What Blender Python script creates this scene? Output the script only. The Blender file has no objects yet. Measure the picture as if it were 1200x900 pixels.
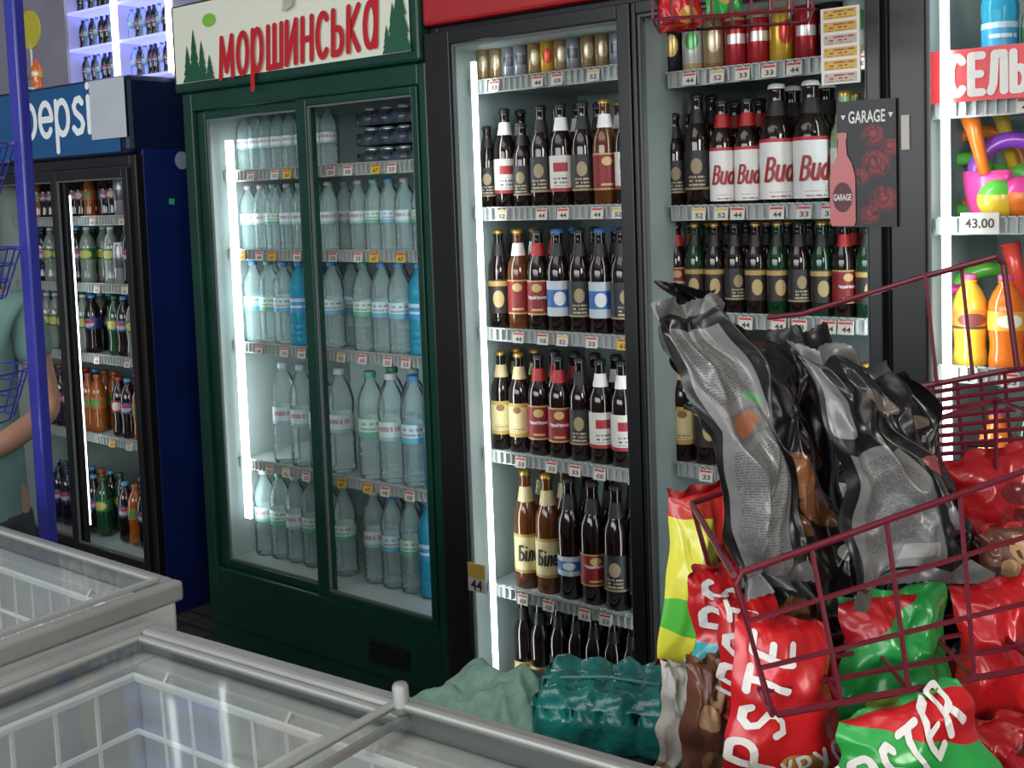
import bpy, math, random
from math import sin, cos, pi, radians
from mathutils import Vector, Matrix, noise
random.seed(7)
S=bpy.context.scene; C=S.collection
# ------------------------------------------------------------------ camera
FPX=1285.; CY=316.; YAW=radians(37.5); PIT=radians(4); A=.035
CAM=Vector((0,-2.33,1.46)); ZZ=Vector((0,0,1)); FZ=-.055
F0=Vector((-sin(YAW),cos(YAW),0)); R0=Vector((cos(YAW),sin(YAW),0))
FW=F0*cos(PIT)-ZZ*sin(PIT); UP=ZZ*cos(PIT)+F0*sin(PIT)
RR=R0*cos(A)-UP*sin(A); UU=UP*cos(A)+R0*sin(A)
def ray(px,py): return FW+RR*((px-600)/FPX)+UU*((CY-py)/FPX)
def PY(px,py,Y=0): r=ray(px,py); return CAM+r*((Y-CAM.y)/r.y)
def PX(px,py,X): r=ray(px,py); return CAM+r*((X-CAM.x)/r.x)
def PZ(px,py,Z): r=ray(px,py); return CAM+r*((Z-CAM.z)/r.z)
def PD(px,py,d): return CAM+ray(px,py)*d
cd=bpy.data.cameras.new('camera'); co=bpy.data.objects.new('camera',cd); C.objects.link(co)
cd.sensor_width=36; cd.sensor_fit='HORIZONTAL'; cd.lens=FPX/1200*36; cd.shift_y=-(450-CY)/1200; cd.clip_start=.02
m4=Matrix.Identity(4)
for i,a in enumerate((RR,UU,-FW)):
    for j in range(3): m4[j][i]=a[j]
m4.translation=CAM; co.matrix_world=m4; S.camera=co
try:
    S.view_settings.view_transform='Standard'; S.view_settings.look='None'
except Exception: pass
# ------------------------------------------------------------------ materials
def newmat(name):
    m=bpy.data.materials.new(name); m.use_nodes=True; nt=m.node_tree
    return m,nt,nt.nodes['Principled BSDF']
MC={}
def mat(name,col,rough=.5,metal=0,emit=0,nz=0,nscale=8,coat=0,bump=0,bscale=40,alpha=1):
    if name in MC: return MC[name]
    m,nt,b=newmat(name); c=(*col,1)
    b.inputs['Base Color'].default_value=c; b.inputs['Roughness'].default_value=rough; b.inputs['Metallic'].default_value=metal
    b.inputs['Coat Weight'].default_value=coat; b.inputs['Coat Roughness'].default_value=.08
    if emit: b.inputs['Emission Color'].default_value=c; b.inputs['Emission Strength'].default_value=emit
    if nz or bump:
        tc=nt.nodes.new('ShaderNodeTexCoord'); n=nt.nodes.new('ShaderNodeTexNoise'); n.inputs['Scale'].default_value=nscale; n.inputs['Detail'].default_value=4
        nt.links.new(tc.outputs['Object'],n.inputs['Vector'])
        if nz:
            r=nt.nodes.new('ShaderNodeValToRGB'); r.color_ramp.elements[0].position=.3; r.color_ramp.elements[1].position=.7
            r.color_ramp.elements[0].color=(*[x*(1-nz) for x in col],1); r.color_ramp.elements[1].color=(*[min(1,x*(1+nz*.5)) for x in col],1)
            nt.links.new(n.outputs['Fac'],r.inputs['Fac']); nt.links.new(r.outputs['Color'],b.inputs['Base Color'])
        if bump:
            n2=nt.nodes.new('ShaderNodeTexNoise'); n2.inputs['Scale'].default_value=bscale; nt.links.new(tc.outputs['Object'],n2.inputs['Vector'])
            bp=nt.nodes.new('ShaderNodeBump'); bp.inputs['Strength'].default_value=bump; bp.inputs['Distance'].default_value=.01
            nt.links.new(n2.outputs['Fac'],bp.inputs['Height']); nt.links.new(bp.outputs['Normal'],b.inputs['Normal'])
    MC[name]=m; return m
def glassmat(name,tint,diff,dcol,gl=1.45,rough=.03):
    """thin clear sheet: transparent + a little haze + fresnel gloss"""
    m=bpy.data.materials.new(name); m.use_nodes=True; nt=m.node_tree; nt.nodes.clear(); N=nt.nodes.new; L=nt.links.new
    o=N('ShaderNodeOutputMaterial'); t=N('ShaderNodeBsdfTransparent'); t.inputs[0].default_value=(*tint,1)
    d=N('ShaderNodeBsdfDiffuse'); d.inputs[0].default_value=(*dcol,1); g=N('ShaderNodeBsdfGlossy'); g.inputs['Roughness'].default_value=rough
    m1=N('ShaderNodeMixShader'); m1.inputs[0].default_value=diff; L(t.outputs[0],m1.inputs[1]); L(d.outputs[0],m1.inputs[2])
    f=N('ShaderNodeFresnel'); f.inputs['IOR'].default_value=gl
    m2=N('ShaderNodeMixShader'); L(f.outputs[0],m2.inputs[0]); L(m1.outputs[0],m2.inputs[1]); L(g.outputs[0],m2.inputs[2]); L(m2.outputs[0],o.inputs[0])
    MC[name]=m; return m
def printmat(name,base,layers=(),rough=.4,metal=0,bump=0,bscale=30,coat=0,vor=0):
    if name in MC: return MC[name]
    m,nt,b=newmat(name); N=nt.nodes.new; L=nt.links.new
    b.inputs['Roughness'].default_value=rough; b.inputs['Metallic'].default_value=metal; b.inputs['Coat Weight'].default_value=coat; b.inputs['Coat Roughness'].default_value=.15
    tc=N('ShaderNodeTexCoord'); sp=N('ShaderNodeSeparateXYZ'); L(tc.outputs['UV'],sp.inputs[0]); u,v=sp.outputs[0],sp.outputs[1]
    def mt(op,a,c=None):
        n=N('ShaderNodeMath'); n.operation=op
        for i,x in enumerate((a,c)):
            if x is None: continue
            if isinstance(x,(int,float)): n.inputs[i].default_value=x
            else: L(x,n.inputs[i])
        return n.outputs[0]
    def rect(u0,u1,v0,v1):
        return mt('MULTIPLY',mt('MULTIPLY',mt('GREATER_THAN',u,u0),mt('LESS_THAN',u,u1)),mt('MULTIPLY',mt('GREATER_THAN',v,v0),mt('LESS_THAN',v,v1)))
    cur=None
    def nz(scale,det=2):
        n=N('ShaderNodeTexNoise'); n.inputs['Scale'].default_value=scale; n.inputs['Detail'].default_value=det; L(tc.outputs['UV'],n.inputs['Vector']); return n.outputs['Fac']
    for la in layers:
        k=la[0]
        if k=='rect': k_=rect(*la[1:5]); col=la[5]
        elif k=='circ':
            k_=mt('LESS_THAN',mt('ADD',mt('POWER',mt('ABSOLUTE',mt('DIVIDE',mt('SUBTRACT',u,la[1]),la[3])),2),mt('POWER',mt('ABSOLUTE',mt('DIVIDE',mt('SUBTRACT',v,la[2]),la[4])),2)),1); col=la[5]
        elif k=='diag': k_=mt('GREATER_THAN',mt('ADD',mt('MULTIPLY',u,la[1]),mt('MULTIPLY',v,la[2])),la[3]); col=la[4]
        elif k=='lines':
            fr=mt('FRACT',mt('MULTIPLY',v,la[6])); fl=mt('FLOOR',mt('MULTIPLY',v,la[6]))
            cb=N('ShaderNodeCombineXYZ'); L(mt('MULTIPLY',u,la[7]),cb.inputs[0]); L(mt('MULTIPLY',fl,3.7),cb.inputs[1])
            n=N('ShaderNodeTexNoise'); n.inputs['Scale'].default_value=1; n.inputs['Detail'].default_value=1; L(cb.outputs[0],n.inputs['Vector'])
            k_=mt('MULTIPLY',rect(*la[1:5]),mt('MULTIPLY',mt('LESS_THAN',fr,.5),mt('GREATER_THAN',n.outputs['Fac'],.46))); col=la[5]
        elif k=='blotch': k_=mt('MULTIPLY',rect(*la[1:5]),mt('GREATER_THAN',nz(la[6]),la[7])); col=la[5]
        mx=N('ShaderNodeMix'); mx.data_type='RGBA'
        L(k_,mx.inputs[0]); mx.inputs[7].default_value=(*col,1)
        if cur is None: mx.inputs[6].default_value=(*base,1)
        else: L(cur,mx.inputs[6])
        cur=mx.outputs[2]
    if cur is None: b.inputs['Base Color'].default_value=(*base,1)
    else: L(cur,b.inputs['Base Color'])
    if bump:
        n=N('ShaderNodeTexNoise'); n.inputs['Scale'].default_value=bscale; n.inputs['Detail'].default_value=3; L(tc.outputs['Object'],n.inputs['Vector'])
        bp=N('ShaderNodeBump'); bp.inputs['Strength'].default_value=bump; bp.inputs['Distance'].default_value=.01; L(n.outputs['Fac'],bp.inputs['Height']); L(bp.outputs['Normal'],b.inputs['Normal'])
    MC[name]=m; return m
# ------------------------------------------------------------------ mesh builder
TG={}
def textgeo(s,bold=.02):
    k=(s,bold)
    if k in TG: return TG[k]
    cu=bpy.data.curves.new('t','FONT'); cu.body=s; cu.size=1; cu.offset=bold; cu.resolution_u=3
    ob=bpy.data.objects.new('t',cu); C.objects.link(ob)
    dg=bpy.context.evaluated_depsgraph_get(); me=bpy.data.meshes.new_from_object(ob.evaluated_get(dg))
    vs=[(v.co.x,v.co.y) for v in me.vertices]; fs=[tuple(p.vertices) for p in me.polygons]
    bpy.data.objects.remove(ob); bpy.data.curves.remove(cu); bpy.data.meshes.remove(me)
    if vs:
        x0=min(v[0] for v in vs); x1=max(v[0] for v in vs); y0=min(v[1] for v in vs); y1=max(v[1] for v in vs)
        h=max(y1-y0,.001); vs=[((x-(x0+x1)/2)/h,(y-(y0+y1)/2)/h) for x,y in vs]; w=(x1-x0)/h
    else: w=1
    TG[k]=(vs,fs,w); return TG[k]
for s_ in ['Чернігівське','GARAGE','33','44','67','52','43.00']: textgeo(s_)
# a small stroke alphabet: heavy lettering that can follow a curved surface
def arc(cx,cy,rx,ry,a0,a1,n=14): return [(cx+rx*cos(radians(a0+(a1-a0)*i/n)),cy+ry*sin(radians(a0+(a1-a0)*i/n))) for i in range(n+1)]
BOWL=[(0,1),(.34,1)]+arc(.34,.75,.26,.25,90,-90,8)+[(0,.5)]
STR={'м':(.95,[[(0,0),(.08,1),(.47,.15),(.87,1),(.95,0)]]),'о':(.7,[arc(.35,.5,.35,.5,0,360,20)]),'р':(.66,[[(0,-.45),(0,1)],arc(.33,.5,.33,.5,180,-180,20)]),
'ш':(.95,[[(0,1),(0,0),(.95,0),(.95,1)],[(.475,1),(.475,0)]]),'и':(.62,[[(0,1),(0,0),(.62,1),(.62,0)]]),'н':(.62,[[(0,1),(0,0)],[(.62,1),(.62,0)],[(0,.5),(.62,.5)]]),
'с':(.62,[arc(.35,.5,.35,.5,48,312,16)]),'ь':(.58,[[(0,1),(0,0),(.3,0)]+arc(.3,.29,.28,.29,-90,90,8)+[(0,.58)]]),'к':(.58,[[(0,1),(0,0)],[(.55,1),(.06,.5),(.58,0)]]),'а':(.66,[arc(.33,.5,.33,.5,0,360,20),[(.66,1),(.66,0)]]),
'p':(.66,[[(0,-.5),(0,1)],arc(.33,.5,.33,.5,180,-180,20)]),'e':(.68,[[(.02,.5),(.67,.5)],arc(.34,.5,.34,.5,0,318,18)]),'s':(.52,[[(.5,.88),(.36,1),(.15,.97),(.03,.8),(.1,.62),(.4,.42),(.5,.24),(.4,.04),(.16,0),(0,.14)]]),'i':(.06,[[(.03,1),(.03,0)],[(.03,1.33),(.03,1.36)]]),
'I':(.02,[[(0,0),(0,1)]]),'P':(.6,[[(0,0)]+BOWL]),'S':(.58,[[(.56,.86),(.42,1),(.16,.98),(.02,.8),(.1,.6),(.45,.44),(.58,.26),(.48,.04),(.2,0),(0,.15)]]),'T':(.66,[[(0,1),(.66,1)],[(.33,1),(.33,0)]]),'E':(.52,[[(.52,1),(0,1),(0,0),(.52,0)],[(0,.5),(.44,.5)]]),'R':(.62,[[(0,0)]+BOWL,[(.28,.5),(.62,0)]]),
'Х':(.62,[[(0,1),(.62,0)],[(.62,1),(0,0)]]),'Р':(.6,[[(0,0)]+BOWL]),'У':(.64,[[(0,1),(.34,.42)],[(.64,1),(.16,0)]]),'С':(.6,[arc(.35,.5,.35,.5,48,312,16)]),'Л':(.62,[[(0,0),(.12,.2),(.2,1),(.6,1),(.6,0)]]),'Е':(.52,[[(.52,1),(0,1),(0,0),(.52,0)],[(0,.5),(.44,.5)]]),'Ь':(.58,[[(0,1),(0,0),(.3,0)]+arc(.3,.29,.28,.29,-90,90,8)+[(0,.58)]]),
'B':(.58,[[(0,0),(0,1),(.28,1)]+arc(.28,.77,.24,.23,90,-90,8)+[(0,.54)],[(.2,.54),(.28,.54)]+arc(.28,.27,.28,.27,90,-90,8)+[(0,0)]]),'u':(.48,[[(0,.66),(0,.2)]+arc(.22,.2,.22,.2,180,360,8)+[(.44,.66)],[(.44,.66),(.46,0)]]),'d':(.52,[arc(.25,.32,.25,.32,0,360,16),[(.52,1),(.51,.5),(.52,0)]]),
'Б':(.58,[[(.5,1),(0,1),(0,0),(.28,0)]+arc(.28,.28,.28,.28,-90,90,8)+[(0,.56)]]),'і':(.04,[[(.02,.66),(.02,0)],[(.02,.92),(.02,.94)]]),'л':(.46,[[(0,0),(.1,.15),(.15,.66),(.46,.66),(.46,0)]]),'е':(.46,[[(.02,.33),(.45,.33)],arc(.23,.33,.23,.33,0,318,16)])}
class MB:
    def __init__(s): s.v=[]; s.f=[]; s.m=[]; s.uv=[]
    def face(s,idx,mi=0,uv=None): s.f.append(tuple(idx)); s.m.append(mi); s.uv.append(uv)
    def quad(s,a,b,c,d,mi=0,uv=((0,0),(1,0),(1,1),(0,1))):
        n=len(s.v); s.v+=[Vector(a),Vector(b),Vector(c),Vector(d)]; s.face((n,n+1,n+2,n+3),mi,uv); return s
    def poly(s,pts,mi=0): n=len(s.v); s.v+=[Vector(p) for p in pts]; s.face(range(n,n+len(pts)),mi); return s
    def box(s,x0,x1,y0,y1,z0,z1,mi=0):
        n=len(s.v); s.v+=[Vector((x,y,z)) for z in (z0,z1) for x,y in ((x0,y0),(x1,y0),(x1,y1),(x0,y1))]
        for q in ((0,3,2,1),(4,5,6,7),(0,1,5,4),(1,2,6,5),(2,3,7,6),(3,0,4,7)): s.face([n+i for i in q],mi,((0,0),(1,0),(1,1),(0,1)))
        return s
    def tube(s,path,r,n=6,mi=0,closed=False):
        P=[Vector(p) for p in path]; k=len(P); b=len(s.v); last=None
        for i,p in enumerate(P):
            if closed: d=P[(i+1)%k]-P[i-1]
            else: d=P[min(i+1,k-1)]-P[max(i-1,0)]
            d.normalize()
            if last is None:
                a=d.orthogonal().normalized()
            else:
                a=last-d*last.dot(d)
                a=a.normalized() if a.length>1e-5 else d.orthogonal().normalized()
            last=a; c=d.cross(a)
            rr=r[i] if isinstance(r,(list,tuple)) else r
            for j in range(n): t=2*pi*j/n; s.v.append(p+a*(rr*cos(t))+c*(rr*sin(t)))
        for i in range(k if closed else k-1):
            for j in range(n):
                i2=(i+1)%k; s.face((b+i*n+j,b+i*n+(j+1)%n,b+i2*n+(j+1)%n,b+i2*n+j),mi)
        if not closed: s.face([b+j for j in range(n)][::-1],mi); s.face([b+(k-1)*n+j for j in range(n)],mi)
        return s
    def lathe(s,prof,n=20,mi=0,c=(0,0,0),mod=None):
        b=len(s.v); z0=prof[0][1]; z1=prof[-1][1]; c=Vector(c); k=len(prof)
        for r,z in prof:
            for j in range(n):
                t=2*pi*j/n-pi; s.v.append(c+Vector((r*sin(t),-r*cos(t),z)))
        for i in range(k-1):
            va=(prof[i][1]-z0)/(z1-z0+1e-9); vb=(prof[i+1][1]-z0)/(z1-z0+1e-9)
            for j in range(n):
                j2=(j+1)%n; s.face((b+i*n+j,b+i*n+j2,b+(i+1)*n+j2,b+(i+1)*n+j),mi,((j/n,va),((j+1)/n,va),((j+1)/n,vb),(j/n,vb)))
        return s
    def text(s,st,h,fn,mi=0,width=None,bold=.02):
        vs,fs,w=textgeo(st,bold); sx=h if width is None else width/w; n=len(s.v)
        s.v+=[fn(x*sx,y*h) for x,y in vs]
        for f in fs: s.face([n+i for i in f],mi)
        return s
    def strokes(s,word,h,wt,fn,mi,width=None,slant=0,gap=.34):
        """heavy rounded lettering as ribbons; fn(x,y,k) places a point, k is a small layer number"""
        tot=sum(STR[c][0] for c in word)+gap*(len(word)-1); sx=h if width is None else width/tot; x0=-tot/2; kk=0
        for c in word:
            w,pls=STR[c]; runs=[]
            for pl in pls:
                pts=[Vector(((x0+px)*sx+slant*(py-.5)*h,(py-.5)*h)) for px,py in pl]; cur=[pts[0]]
                for i in range(1,len(pts)):
                    cur.append(pts[i])
                    if i<len(pts)-1 and (pts[i]-pts[i-1]).length>1e-6 and (pts[i+1]-pts[i]).length>1e-6 and (pts[i]-pts[i-1]).angle(pts[i+1]-pts[i])>radians(48): runs.append(cur); cur=[pts[i]]
                runs.append(cur)
            for pts in runs:
                rs=[pts[0]]
                for a,b in zip(pts,pts[1:]):
                    if (b-a).length<1e-6: continue
                    n=max(1,int((b-a).length/(wt*1.2)))
                    for i in range(1,n+1): rs.append(a+(b-a)*(i/n))
                L=len(rs)
                if L<2: continue
                b0=len(s.v); k=kk%7; kk+=1; loop=(rs[0]-rs[-1]).length<1e-5
                for i in range(L):
                    d1=(rs[i]-rs[i-1]).normalized() if i>0 else (rs[1]-rs[0]).normalized(); d2=(rs[i+1]-rs[i]).normalized() if i<L-1 else d1
                    if loop and i in(0,L-1): d1=(rs[-1]-rs[-2]).normalized(); d2=(rs[1]-rs[0]).normalized()
                    d=(d1+d2).normalized(); n=Vector((-d.y,d.x)); n=n/max(.8,n.dot(Vector((-d2.y,d2.x))))
                    for sg in (1,-1): p=rs[i]+n*(wt*.5*sg); s.v.append(fn(p.x,p.y,k))
                for i in range(L-1): s.face((b0+2*i,b0+2*i+1,b0+2*i+3,b0+2*i+2),mi)
                if loop: continue
                for e,dd in ((0,rs[0]-rs[1]),(L-1,rs[-1]-rs[-2])):
                    a0=math.atan2(dd.y,dd.x); b1=len(s.v)
                    for j in range(9): t=a0-pi/2+pi*j/8; s.v.append(fn(rs[e].x+wt*.5*cos(t),rs[e].y+wt*.5*sin(t),k+.3))
                    s.face(range(b1,b1+9),mi)
            x0+=w+gap
        return s
    def mesh(s,name,mats,org=(0,0,0),smooth=False):
        me=bpy.data.meshes.new(name); o=Vector(org)
        me.from_pydata([v-o for v in s.v],[],s.f)
        for m in (mats if isinstance(mats,(list,tuple)) else [mats]): me.materials.append(m)
        uvl=me.uv_layers.new(name='UVMap')
        for p,mi,uv in zip(me.polygons,s.m,s.uv):
            p.material_index=mi; p.use_smooth=smooth
            if uv:
                for k,li in enumerate(p.loop_indices): uvl.data[li].uv=uv[k]
        return me
    def build(s,name,mats,parent=None,org=(0,0,0),smooth=False,bevel=0,loc=None):
        me=s.mesh(name,mats,org,smooth); o=bpy.data.objects.new(name,me); C.objects.link(o)
        if parent: o.parent=parent
        else: o.location=org
        if bevel:
            b=o.modifiers.new('Bevel','BEVEL'); b.width=bevel; b.segments=2; b.limit_method='ANGLE'
        return o
def thing(name,label,cat,loc=(0,0,0),rotz=0,group=None):
    o=bpy.data.objects.new(name,None); o.empty_display_size=.05; C.objects.link(o); o.location=loc; o.rotation_euler=(0,0,rotz)
    o['label']=label; o['category']=cat
    if group: o['group']=group
    return o
def tag(o,label,cat): o['label']=label; o['category']=cat; return o
def struct(o): o['kind']='structure'; return o
# ------------------------------------------------------------------ common materials
WHITE=mat('white_liner',(.36,.44,.43),.45,nz=.15,nscale=3); STEEL=mat('aluminium',(.62,.63,.64),.3,.6); BLACK=mat('black_frame',(.010,.010,.011),.32)
GREEN=mat('green_paint',(.003,.042,.026),.35,nz=.2); BLUE=mat('blue_paint',(.006,.02,.13),.35,nz=.2); NAVY=mat('navy_trim',(.004,.01,.05),.4)
FGLASS=glassmat('freezer_glass',(.95,.98,.97),.06,(.5,.52,.5),1.36,.05)
LEDM=mat('led_light',(.88,.97,1),.5,emit=5); SHELFM=mat('white_wire_shelf',(.35,.39,.39),.45); RAILM=mat('price_rail',(.34,.37,.36),.35)
TAGW=mat('tag_paper',(.55,.53,.48),.6); TAGR=mat('tag_red',(.5,.03,.03),.6); TAGK=mat('tag_ink',(.04,.03,.03),.6); TAGY=mat('tag_yellow',(.55,.38,.05),.6)
# ------------------------------------------------------------------ room
def wallbox(name,b,m): o=MB().box(*b).build(name,m); struct(o); return o
FL,nt,b_=newmat('floor_tiles'); br=nt.nodes.new('ShaderNodeTexBrick'); br.inputs['Scale'].default_value=3; br.offset=0
br.inputs['Color1'].default_value=(.06,.056,.052,1); br.inputs['Color2'].default_value=(.08,.075,.07,1); br.inputs['Mortar'].default_value=(.03,.03,.03,1)
tc=nt.nodes.new('ShaderNodeTexCoord'); nt.links.new(tc.outputs['Object'],br.inputs['Vector']); nt.links.new(br.outputs['Color'],b_.inputs['Base Color']); b_.inputs['Roughness'].default_value=.35
WALL=mat('painted_wall',(.40,.39,.46),.7,nz=.12,nscale=3)
wallbox('floor',(-6.5,3,-6,.95,FZ-.1,FZ),FL); wallbox('wall_front',(-6.5,3,.85,.95,FZ,3.2),WALL)
wallbox('wall_left',(-6.6,-6.5,-6,.95,FZ,3.2),WALL); wallbox('wall_right',(3,3.1,-6,.95,FZ,3.2),WALL); wallbox('ceiling',(-6.6,3.1,-6,.95,3.2,3.3),mat('ceiling_paint',(.5,.5,.5),.8))
wb=MB(); wb.box(-6.5,3,-6.1,-6,FZ,1.5); wb.box(-6.5,3,-6.1,-6,2.5,3.2); wb.box(-6.5,-5.4,-6.1,-6,1.5,2.5); wb.box(1.6,3,-6.1,-6,1.5,2.5); wb.box(-3.1,-2.9,-6.1,-6,1.5,2.5); wb.box(-.9,-.7,-6.1,-6,1.5,2.5)
struct(wb.build('wall_back',WALL))
w=bpy.data.worlds.new('world'); S.world=w; w.use_nodes=True; bg=w.node_tree.nodes['Background']; bg.inputs[0].default_value=(.85,.93,1,1); bg.inputs[1].default_value=2.3
def area(name,loc,target,sx,sy,pw,col=(1,1,1)):
    l=bpy.data.lights.new(name,'AREA'); l.shape='RECTANGLE'; l.size=sx; l.size_y=sy; l.energy=pw; l.color=col
    o=bpy.data.objects.new(name,l); C.objects.link(o); o.location=loc; d=Vector(target)-Vector(loc); o.rotation_euler=d.to_track_quat('-Z','Y').to_euler(); return o
area('ceiling_lamp',(-1.8,-2.6,3.1),(-1.8,-2.4,0),3.5,1.6,36,(1,.97,.93))
area('daylight',(2.6,-3.6,2.3),(-.4,-1.3,1.0),1.4,1.4,85,(1,.95,.86))
area('shopfront_daylight',(-1.6,-5.85,1.9),(-1.6,0,1.1),5.5,1.3,100,(.94,.97,1))  # added fill lamp, set just inside the back windows
# ------------------------------------------------------------------ bottles
KIND={}
def cylfn(r,zc,tilt=0):
    return lambda x,y:Vector((r*sin(x/r),-r*cos(x/r),zc+y))
def scaleprof(p,r,h): return [(a*r,b*h) for a,b in p]
BEER=[(.0,0),(.90,0),(1,.015),(1,.57),(.93,.645),(.66,.72),(.47,.79),(.42,.92),(.45,.93),(.45,.965),(.36,.975)]
PET=[(0,.02),(.75,0),(.97,.02),(1,.05),(1,.10),(.955,.115),(1,.13),(1,.17),(.955,.185),(1,.2),(1,.25),(.955,.265),(1,.28),(1,.34),(.94,.39),(.94,.58),(1,.63),(.99,.70),(.86,.78),(.6,.86),(.36,.91),(.34,.93),(.42,.935),(.42,.945),(.33,.95),(.33,.985)]
SODA=[(0,.02),(.8,0),(1,.03),(.98,.12),(.9,.22),(.93,.33),(1,.42),(1,.62),(.93,.72),(.7,.82),(.42,.89),(.38,.91),(.45,.92),(.45,.93),(.36,.94),(.36,.98)]
BEERCAP=[(.50,.955),(.51,.965),(.46,.99),(.30,1.0),(0,1.0)]
PETCAP=[(.43,.945),(.44,.95),(.44,.99),(.38,1.0),(0,1.0)]
def kind(key,look,name,prof,r,h,bodym,capprof,capm,labels,texts=(),cat='bottle',n=18):
    parts=[]
    parts.append(('body',MB().lathe(scaleprof(prof,r,h),n).mesh('bottle_body',bodym,smooth=True)))
    if capprof: parts.append(('cap',MB().lathe(scaleprof(capprof,r,h),12).mesh('bottle_cap',capm,smooth=True)))
    for (z0,z1,ra,rb,lm) in labels:
        mb=MB().lathe([(ra*r+.0007,z0*h),(rb*r+.0007,z1*h)],n); ms=[lm]
        for (st,hh,zc,tm,wd) in texts:
            if z0<zc<z1:
                if st in('Bud','Біле'):
                    R=r*max(ra,rb); mb.strokes(st,hh*h,hh*h*.14,lambda x,y,k:Vector(((R+.0022+.0002*k)*sin(x/R),-(R+.0022+.0002*k)*cos(x/R),zc*h+y)),len(ms),wd*r,slant=.18 if st=='Bud' else .05,gap=.26)
                else: mb.text(st,hh*h,cylfn(r*max(ra,rb)+.0022,zc*h),len(ms),width=wd*r)
                ms.append(tm)
        parts.append(('label' if ra>.8 else 'neck_label',mb.mesh('bottle_label',ms,smooth=True)))
    KIND[key]=dict(look=look,name=name,cat=cat,r=r,h=h,parts=parts)
DK=mat('dark_brown_glass',(.010,.004,.003),.08,coat=.5); AM=mat('amber_glass',(.10,.028,.006),.08,coat=.5); GG=mat('green_glass',(.003,.03,.010),.08,coat=.5); CLG=mat('pale_green_glass',(.2,.3,.15),.08,coat=.5)
GOLD=mat('gold_foil',(.45,.28,.06),.3,.7); REDM=mat('red_print',(.36,.010,.014),.45); WHM=mat('white_print',(.78,.76,.72),.5); CREAM=mat('cream_print',(.55,.46,.24),.5); INK=mat('black_print',(.012,.011,.011),.5); BLM=mat('blue_print',(.02,.12,.36),.5); BUDR=mat('wine_red_print',(.30,.010,.016),.45)
LCREAM=printmat('label_cream',(.56,.47,.24),[('rect',0,1,.0,.12,(.4,.26,.07)),('rect',0,1,.88,1,(.4,.26,.07)),('circ',.5,.8,.06,.1,(.2,.1,.03)),('lines',.4,.6,.15,.3,(.2,.12,.05),14,60)],.5)
LCREAM2=printmat('label_cream_plain',(.58,.49,.26),[('rect',0,1,.0,.08,(.4,.26,.07)),('rect',0,1,.92,1,(.4,.26,.07))],.5)
LRED=printmat('label_red',(.20,.009,.012),[('rect',0,1,.0,.05,(.4,.26,.09)),('rect',0,1,.95,1,(.4,.26,.09)),('circ',.5,.78,.07,.12,(.5,.35,.14)),('rect',.42,.58,.12,.18,(.5,.35,.14))],.5)
LDARK=printmat('label_dark',(.015,.015,.018),[('rect',0,1,.0,.06,(.25,.2,.1)),('circ',.5,.6,.07,.2,(.28,.22,.12)),('lines',.4,.6,.1,.35,(.4,.32,.2),10,50)],.5)
LWHITE=printmat('label_white',(.56,.54,.49),[('rect',0,1,.0,.1,(.3,.02,.03)),('rect',.4,.6,.55,.8,(.3,.02,.03)),('lines',.4,.6,.15,.45,(.1,.1,.12),9,50)],.5)
LBUD=printmat('label_bud',(.72,.71,.69),[('rect',0,1,.94,1,(.45,.02,.03)),('lines',.4,.6,.03,.12,(.3,.1,.1),9,60)],.5)
LBLUE=printmat('label_blue',(.42,.47,.52),[('rect',0,1,.25,.75,(.02,.12,.34)),('circ',.5,.5,.08,.2,(.6,.62,.65))],.5)
LGOLDK=printmat('label_gold_black',(.02,.015,.012),[('rect',0,1,.80,.95,(.4,.27,.08)),('circ',.5,.42,.08,.25,(.42,.32,.14))],.5)
def beer(key,look,gl,lab,cap,neck,texts=(),r=.0335,h=.285,lz=(.16,.50)):
    kind(key,look,'beer_bottle',BEER,r,h,gl,BEERCAP,cap,[(lz[0],lz[1],1,1,lab),(.735,.86,.62,.44,neck)],texts)
beer('dark_cream','dark cream-labelled beer bottle',DK,LCREAM,GOLD,CREAM)
beer('dark_red','dark red-labelled beer bottle',DK,LRED,INK,REDM,[('Чернігівське',.045,.33,WHM,1.75)])
beer('dark_dark','dark black-labelled beer bottle',DK,LDARK,INK,INK)
beer('dark_white','dark white-labelled beer bottle',DK,LWHITE,INK,WHM)
beer('dark_blue','dark blue-labelled beer bottle',DK,LBLUE,BLM,INK)
beer('dark_gold','dark gold-labelled beer bottle',DK,LGOLDK,GOLD,INK)
beer('green_gold','green gold-labelled beer bottle',GG,LGOLDK,GOLD,INK)
beer('amber_red','amber red-labelled beer bottle',AM,LRED,GOLD,WHM)
BG=dict(r=.0375,h=.34)
beer('B_amber','large amber cream-labelled beer bottle',AM,LCREAM2,GOLD,CREAM,[('Біле',.12,.31,INK,1.45)],**BG,lz=(.14,.47))
beer('B_red','large dark red-labelled beer bottle',DK,LRED,INK,INK,[('Чернігівське',.035,.32,WHM,1.7)],**BG,lz=(.16,.42))
beer('B_blue','large dark blue-labelled beer bottle',DK,LBLUE,INK,INK,**BG,lz=(.2,.36))
beer('B_dark','large dark black-labelled beer bottle',DK,LDARK,INK,INK,**BG,lz=(.16,.45))
beer('B_cream','large dark cream-labelled beer bottle',DK,LCREAM,INK,INK,**BG,lz=(.12,.30))
beer('pale_white','pale green lemon bottle',CLG,LWHITE,GOLD,CREAM,r=.031,h=.26)
beer('bud','brown white-labelled red-lettered bottle',DK,LBUD,INK,REDM,[('Bud',.16,.30,BUDR,1.5)],r=.0325,h=.265,lz=(.06,.55))
beer('bud_big','large white-labelled red-lettered bottle',DK,LBUD,WHM,INK,[('Bud',.18,.30,BUDR,1.5)],r=.042,h=.29,lz=(.06,.55))
beer('dark_small','small dark black-labelled bottle',DK,LDARK,INK,INK,r=.029,h=.24)
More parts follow.
